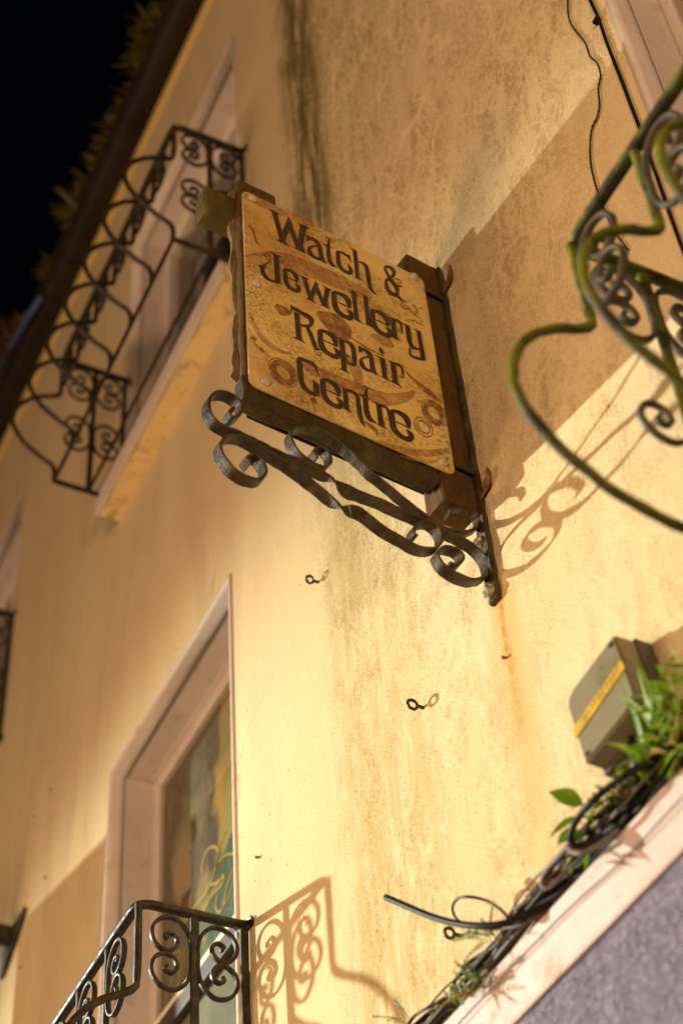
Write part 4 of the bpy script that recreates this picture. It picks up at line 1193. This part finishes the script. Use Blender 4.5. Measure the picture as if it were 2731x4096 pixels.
# ================================================================== plants
def strip(bm, P, W, up, fold=0.25):
    n_ = len(P)
    prev = None
    for i in range(n_):
        t = (P[min(i + 1, n_ - 1)] - P[max(i - 1, 0)]).normalized()
        sd = t.cross(up)
        if sd.length < 1e-3: sd = t.orthogonal()
        sd.normalize()
        nn = sd.cross(t).normalized()
        w = W[i]
        row = [bm.verts.new(P[i] - sd * w + nn * w * fold), bm.verts.new(P[i]), bm.verts.new(P[i] + sd * w + nn * w * fold)]
        if prev:
            bm.faces.new((prev[0], prev[1], row[1], row[0])); bm.faces.new((prev[1], prev[2], row[2], row[1]))
        prev = row
def leaf(bm, base, tip, width, sag=0.15, side=None):
    base, tip = V(base), V(tip)
    L = (tip - base).length
    mid = (base + tip) / 2 + V((0, 0, sag * L))
    P = [base * (1 - t) ** 2 + mid * 2 * t * (1 - t) + tip * t * t for t in [i / 8 for i in range(9)]]
    W = [width * 0.37 * (math.sin(math.pi * (i / 8) ** 0.8) ** 1.15) + 0.0004 for i in range(9)]
    strip(bm, P, W, side or V((0, -0.4, 1)))
def stem(bm, pts, r=0.0012):
    sweep(bm, catmull(pts, 3), circ(r, 5))
def plant(name, base, label):
    o = empty(name, base); tag(o, label, 'plant', 'weeds growing among the cables'); return o
def pobj(name, bm, mat, parent):
    bmesh.ops.translate(bm, vec=-V(parent.location), verts=bm.verts)
    return obj(name, bm, mat, parent, True)
# broad leaved sprig left of the black loop
p = plant('leafy_sprig', H1(760, 1640, 0.05), 'sprig of broad green leaves poking out left of the black cable loop')
bm = bmesh.new(); stem(bm, [H1(760, 1640, 0.05), H1(680, 1480, 0.07), H1(610, 1340, 0.09)]); stem(bm, [H1(720, 1560, 0.06), H1(640, 1500, 0.08), H1(560, 1470, 0.09)]); pobj('stem', bm, MAT['leaf'], p)
for a_, b_, w_ in (((605, 1330), (305, 1215), 0.040), ((560, 1430), (300, 1620), 0.034), ((520, 1500), (380, 1690), 0.034), ((620, 1580), (400, 1660), 0.045), ((680, 1400), (640, 1260), 0.02), ((560, 1340), (480, 1360), 0.014), ((660, 1690), (620, 1900), 0.018), ((540, 1760), (410, 1890), 0.016), ((520, 1850), (490, 1930), 0.014), ((620, 1800), (560, 1860), 0.018)):
    bm = bmesh.new(); leaf(bm, H1(*a_, 0.085), H1(*b_, 0.115), w_ * 1.05, 0.12, V((0.2, -1, 0.35))); pobj('leaf', bm, MAT['leaf'], p)
# grassy tuft with long blades right of the box
p = plant('grass_tuft', H1(1190, 1180, 0.03), 'bright green tuft of long narrow blades right below the junction box')
random.seed(5)
bl = [((1190, 1180), (1130, 640), (900, 190)), ((1190, 1180), (1110, 800), (780, 800)), ((1190, 1180), (1080, 880), (820, 1120)), ((1200, 1150), (1280, 600), (1180, 250)), ((1210, 1150), (1330, 600), (1420, 300)), ((1220, 1140), (1380, 700), (1500, 500)),
      ((1180, 1150), (1150, 700), (1050, 540)), ((1200, 1160), (1260, 700), (1060, 170)), ((1200, 1160), (1400, 800), (1480, 820)), ((1190, 1180), (1100, 560), (960, 450)), ((1210, 1100), (1340, 420), (1400, 30)), ((1220, 1100), (1420, 420), (1520, 200)), ((1210, 1130), (1300, 300), (1290, 160)), ((1230, 1120), (1420, 600), (1560, 650)), ((1200, 1150), (1180, 500), (1350, 330)), ((1230, 1130), (1450, 300), (1600, 90))]
for k_ in range(22):
    bx, by = random.uniform(1180, 1450), random.uniform(500, 1150)
    bl.append(((bx, by), (bx + random.uniform(-120, 160), by - random.uniform(150, 450)), (bx + random.uniform(-330, 220), by - random.uniform(150, 620))))
for i, (a_, b_, c_) in enumerate(bl):
    o1, o2 = 0.07 + 0.03 * random.random(), 0.085 + 0.05 * random.random()
    A, B, D_ = H1(*a_, 0.035), H1(*b_, o1), H1(*c_, o2)
    P = [A * (1 - t) ** 2 + B * 2 * t * (1 - t) + D_ * t * t for t in [k_ / 10 for k_ in range(11)]]
    bm = bmesh.new(); strip(bm, P, [0.0085 * (1 - (k_ / 10) ** 2.2) * (0.6 + 0.4 * min(1, k_ / 3)) + 0.0003 for k_ in range(11)], V((random.uniform(-0.4, 0.4), -1, 0.3)), 0.35)
    pobj('blade', bm, MAT['leaf_dry' if i % 6 == 4 else ('leaf_bright' if i % 3 else 'leaf')], p)
# dense low weeds between box and cables
def clump(name, pxs, label, n_, spread, size, mats_, fern=False, seed=1):
    random.seed(seed)
    p = plant(name, pxs[0], label)
    for mname in mats_:
        bm = bmesh.new()
        for i in range(n_):
            b0 = random.choice(pxs)
            b0 = b0 + V((random.uniform(-1, 1) * spread, -random.random() * 0.03, random.uniform(-0.3, 0.4) * spread))
            d_ = V((random.uniform(-1, 1), -random.random() * 0.8, random.uniform(-0.25, 1.0))).normalized() * size * random.uniform(0.5, 1.2)
            if fern:
                P = [b0 + d_ * t + V((0, -0.01 * t, -0.35 * size * t * t)) for t in [k_ / 8 for k_ in range(9)]]
                sweep(bm, P, circ(0.0008, 4))
                sd = d_.cross(V((0, -1, 0.3))).normalized()
                for k_ in range(2, 9):
                    for sg in (-1, 1):
                        leaf(bm, P[k_], P[k_] + sd * sg * size * 0.26 * (1.15 - k_ / 9) + d_ * 0.12, size * 0.085, 0.05, V((0, -1, 0.4)))
            else:
                leaf(bm, b0, b0 + d_, size * random.uniform(0.22, 0.4), 0.1, V((random.uniform(-0.5, 0.5), -1, 0.4)))
        pobj('foliage', bm, MAT[mname], p)
    return p
clump('weed_clump', [H1(1000, 1250, 0.05), H1(900, 1350, 0.05), H1(1100, 1150, 0.05), H1(820, 1420, 0.05), H1(1180, 1050, 0.05)], 'dense clump of small weed leaves with yellow ones below the junction box', 22, 0.03, 0.032, ['leaf_bright', 'leaf', 'leaf_dry'], False, 2)
clump('weed_clump', [H1(1300, 900, 0.06), H1(1400, 800, 0.06), H1(1450, 600, 0.07), H1(1400, 450, 0.07), H1(1480, 250, 0.06)], 'dense mass of bright weed leaves at the right picture edge beside the box', 34, 0.035, 0.045, ['leaf_bright', 'leaf'], False, 4)
clump('small_fern', [G1(640, 650, 0.05), G1(600, 660, 0.06)], 'small drooping fern beside the lowest eye bolt', 7, 0.012, 0.065, ['leaf'], True, 6)
clump('small_fern', [G1(600, 880, 0.05), G1(560, 920, 0.05)], 'small half dry fern on the cables near the bottom edge', 8, 0.02, 0.055, ['leaf', 'leaf_dry'], True, 8)
clump('small_fern', [G1(170, 1060, 0.05)], 'tiny fern tip at the bottom picture edge', 5, 0.012, 0.045, ['leaf'], True, 9)
clump('weed_clump', [G1(460, 950, 0.05), G1(440, 1000, 0.05)], 'few narrow weed leaves where the cables leave the picture at the bottom', 9, 0.02, 0.035, ['leaf'], False, 10)

# weeds along the gutter: an uncountable fringe
random.seed(14)
bm = bmesh.new(); bmd = bmesh.new()
x = -6.3
while x < -2.2:
    dens = max(0.0, mnoise.noise(V((x * 2.9, 1, 0))) * 1.5 + 0.35)
    for i in range(int(34 * dens)):
        b0 = V((x + random.uniform(-0.06, 0.06), -0.11 - random.random() * 0.06, EAVES + 0.03))
        h_ = random.uniform(0.06, 0.22) * (0.35 + dens)
        d_ = V((random.uniform(-0.6, 0.6), random.uniform(-0.9, 0.1), random.uniform(0.5, 1))).normalized() * h_
        P = [b0 + d_ * t + V((0, -0.03 * t * t, -0.04 * t * t)) for t in [k_ / 4 for k_ in range(5)]]
        strip(bm if mnoise.noise(V((x * 3.1, 7, 0))) > -0.05 else bmd, P, [0.006, 0.009, 0.009, 0.006, 0.0005], V((random.uniform(-1, 1), -1, 0.2)), 0.3)
    x += 0.055
wd = empty('gutter_weeds', (-4.2, -0.14, EAVES + 0.03)); tag(wd, 'fringe of grass and moss growing along the roof gutter', 'weeds', None, 'stuff')
pobj('green_fringe', bm, MAT['weed'], wd)['kind'] = 'stuff'
pobj('dry_fringe', bmd, MAT['weed_dry'], wd)['kind'] = 'stuff'
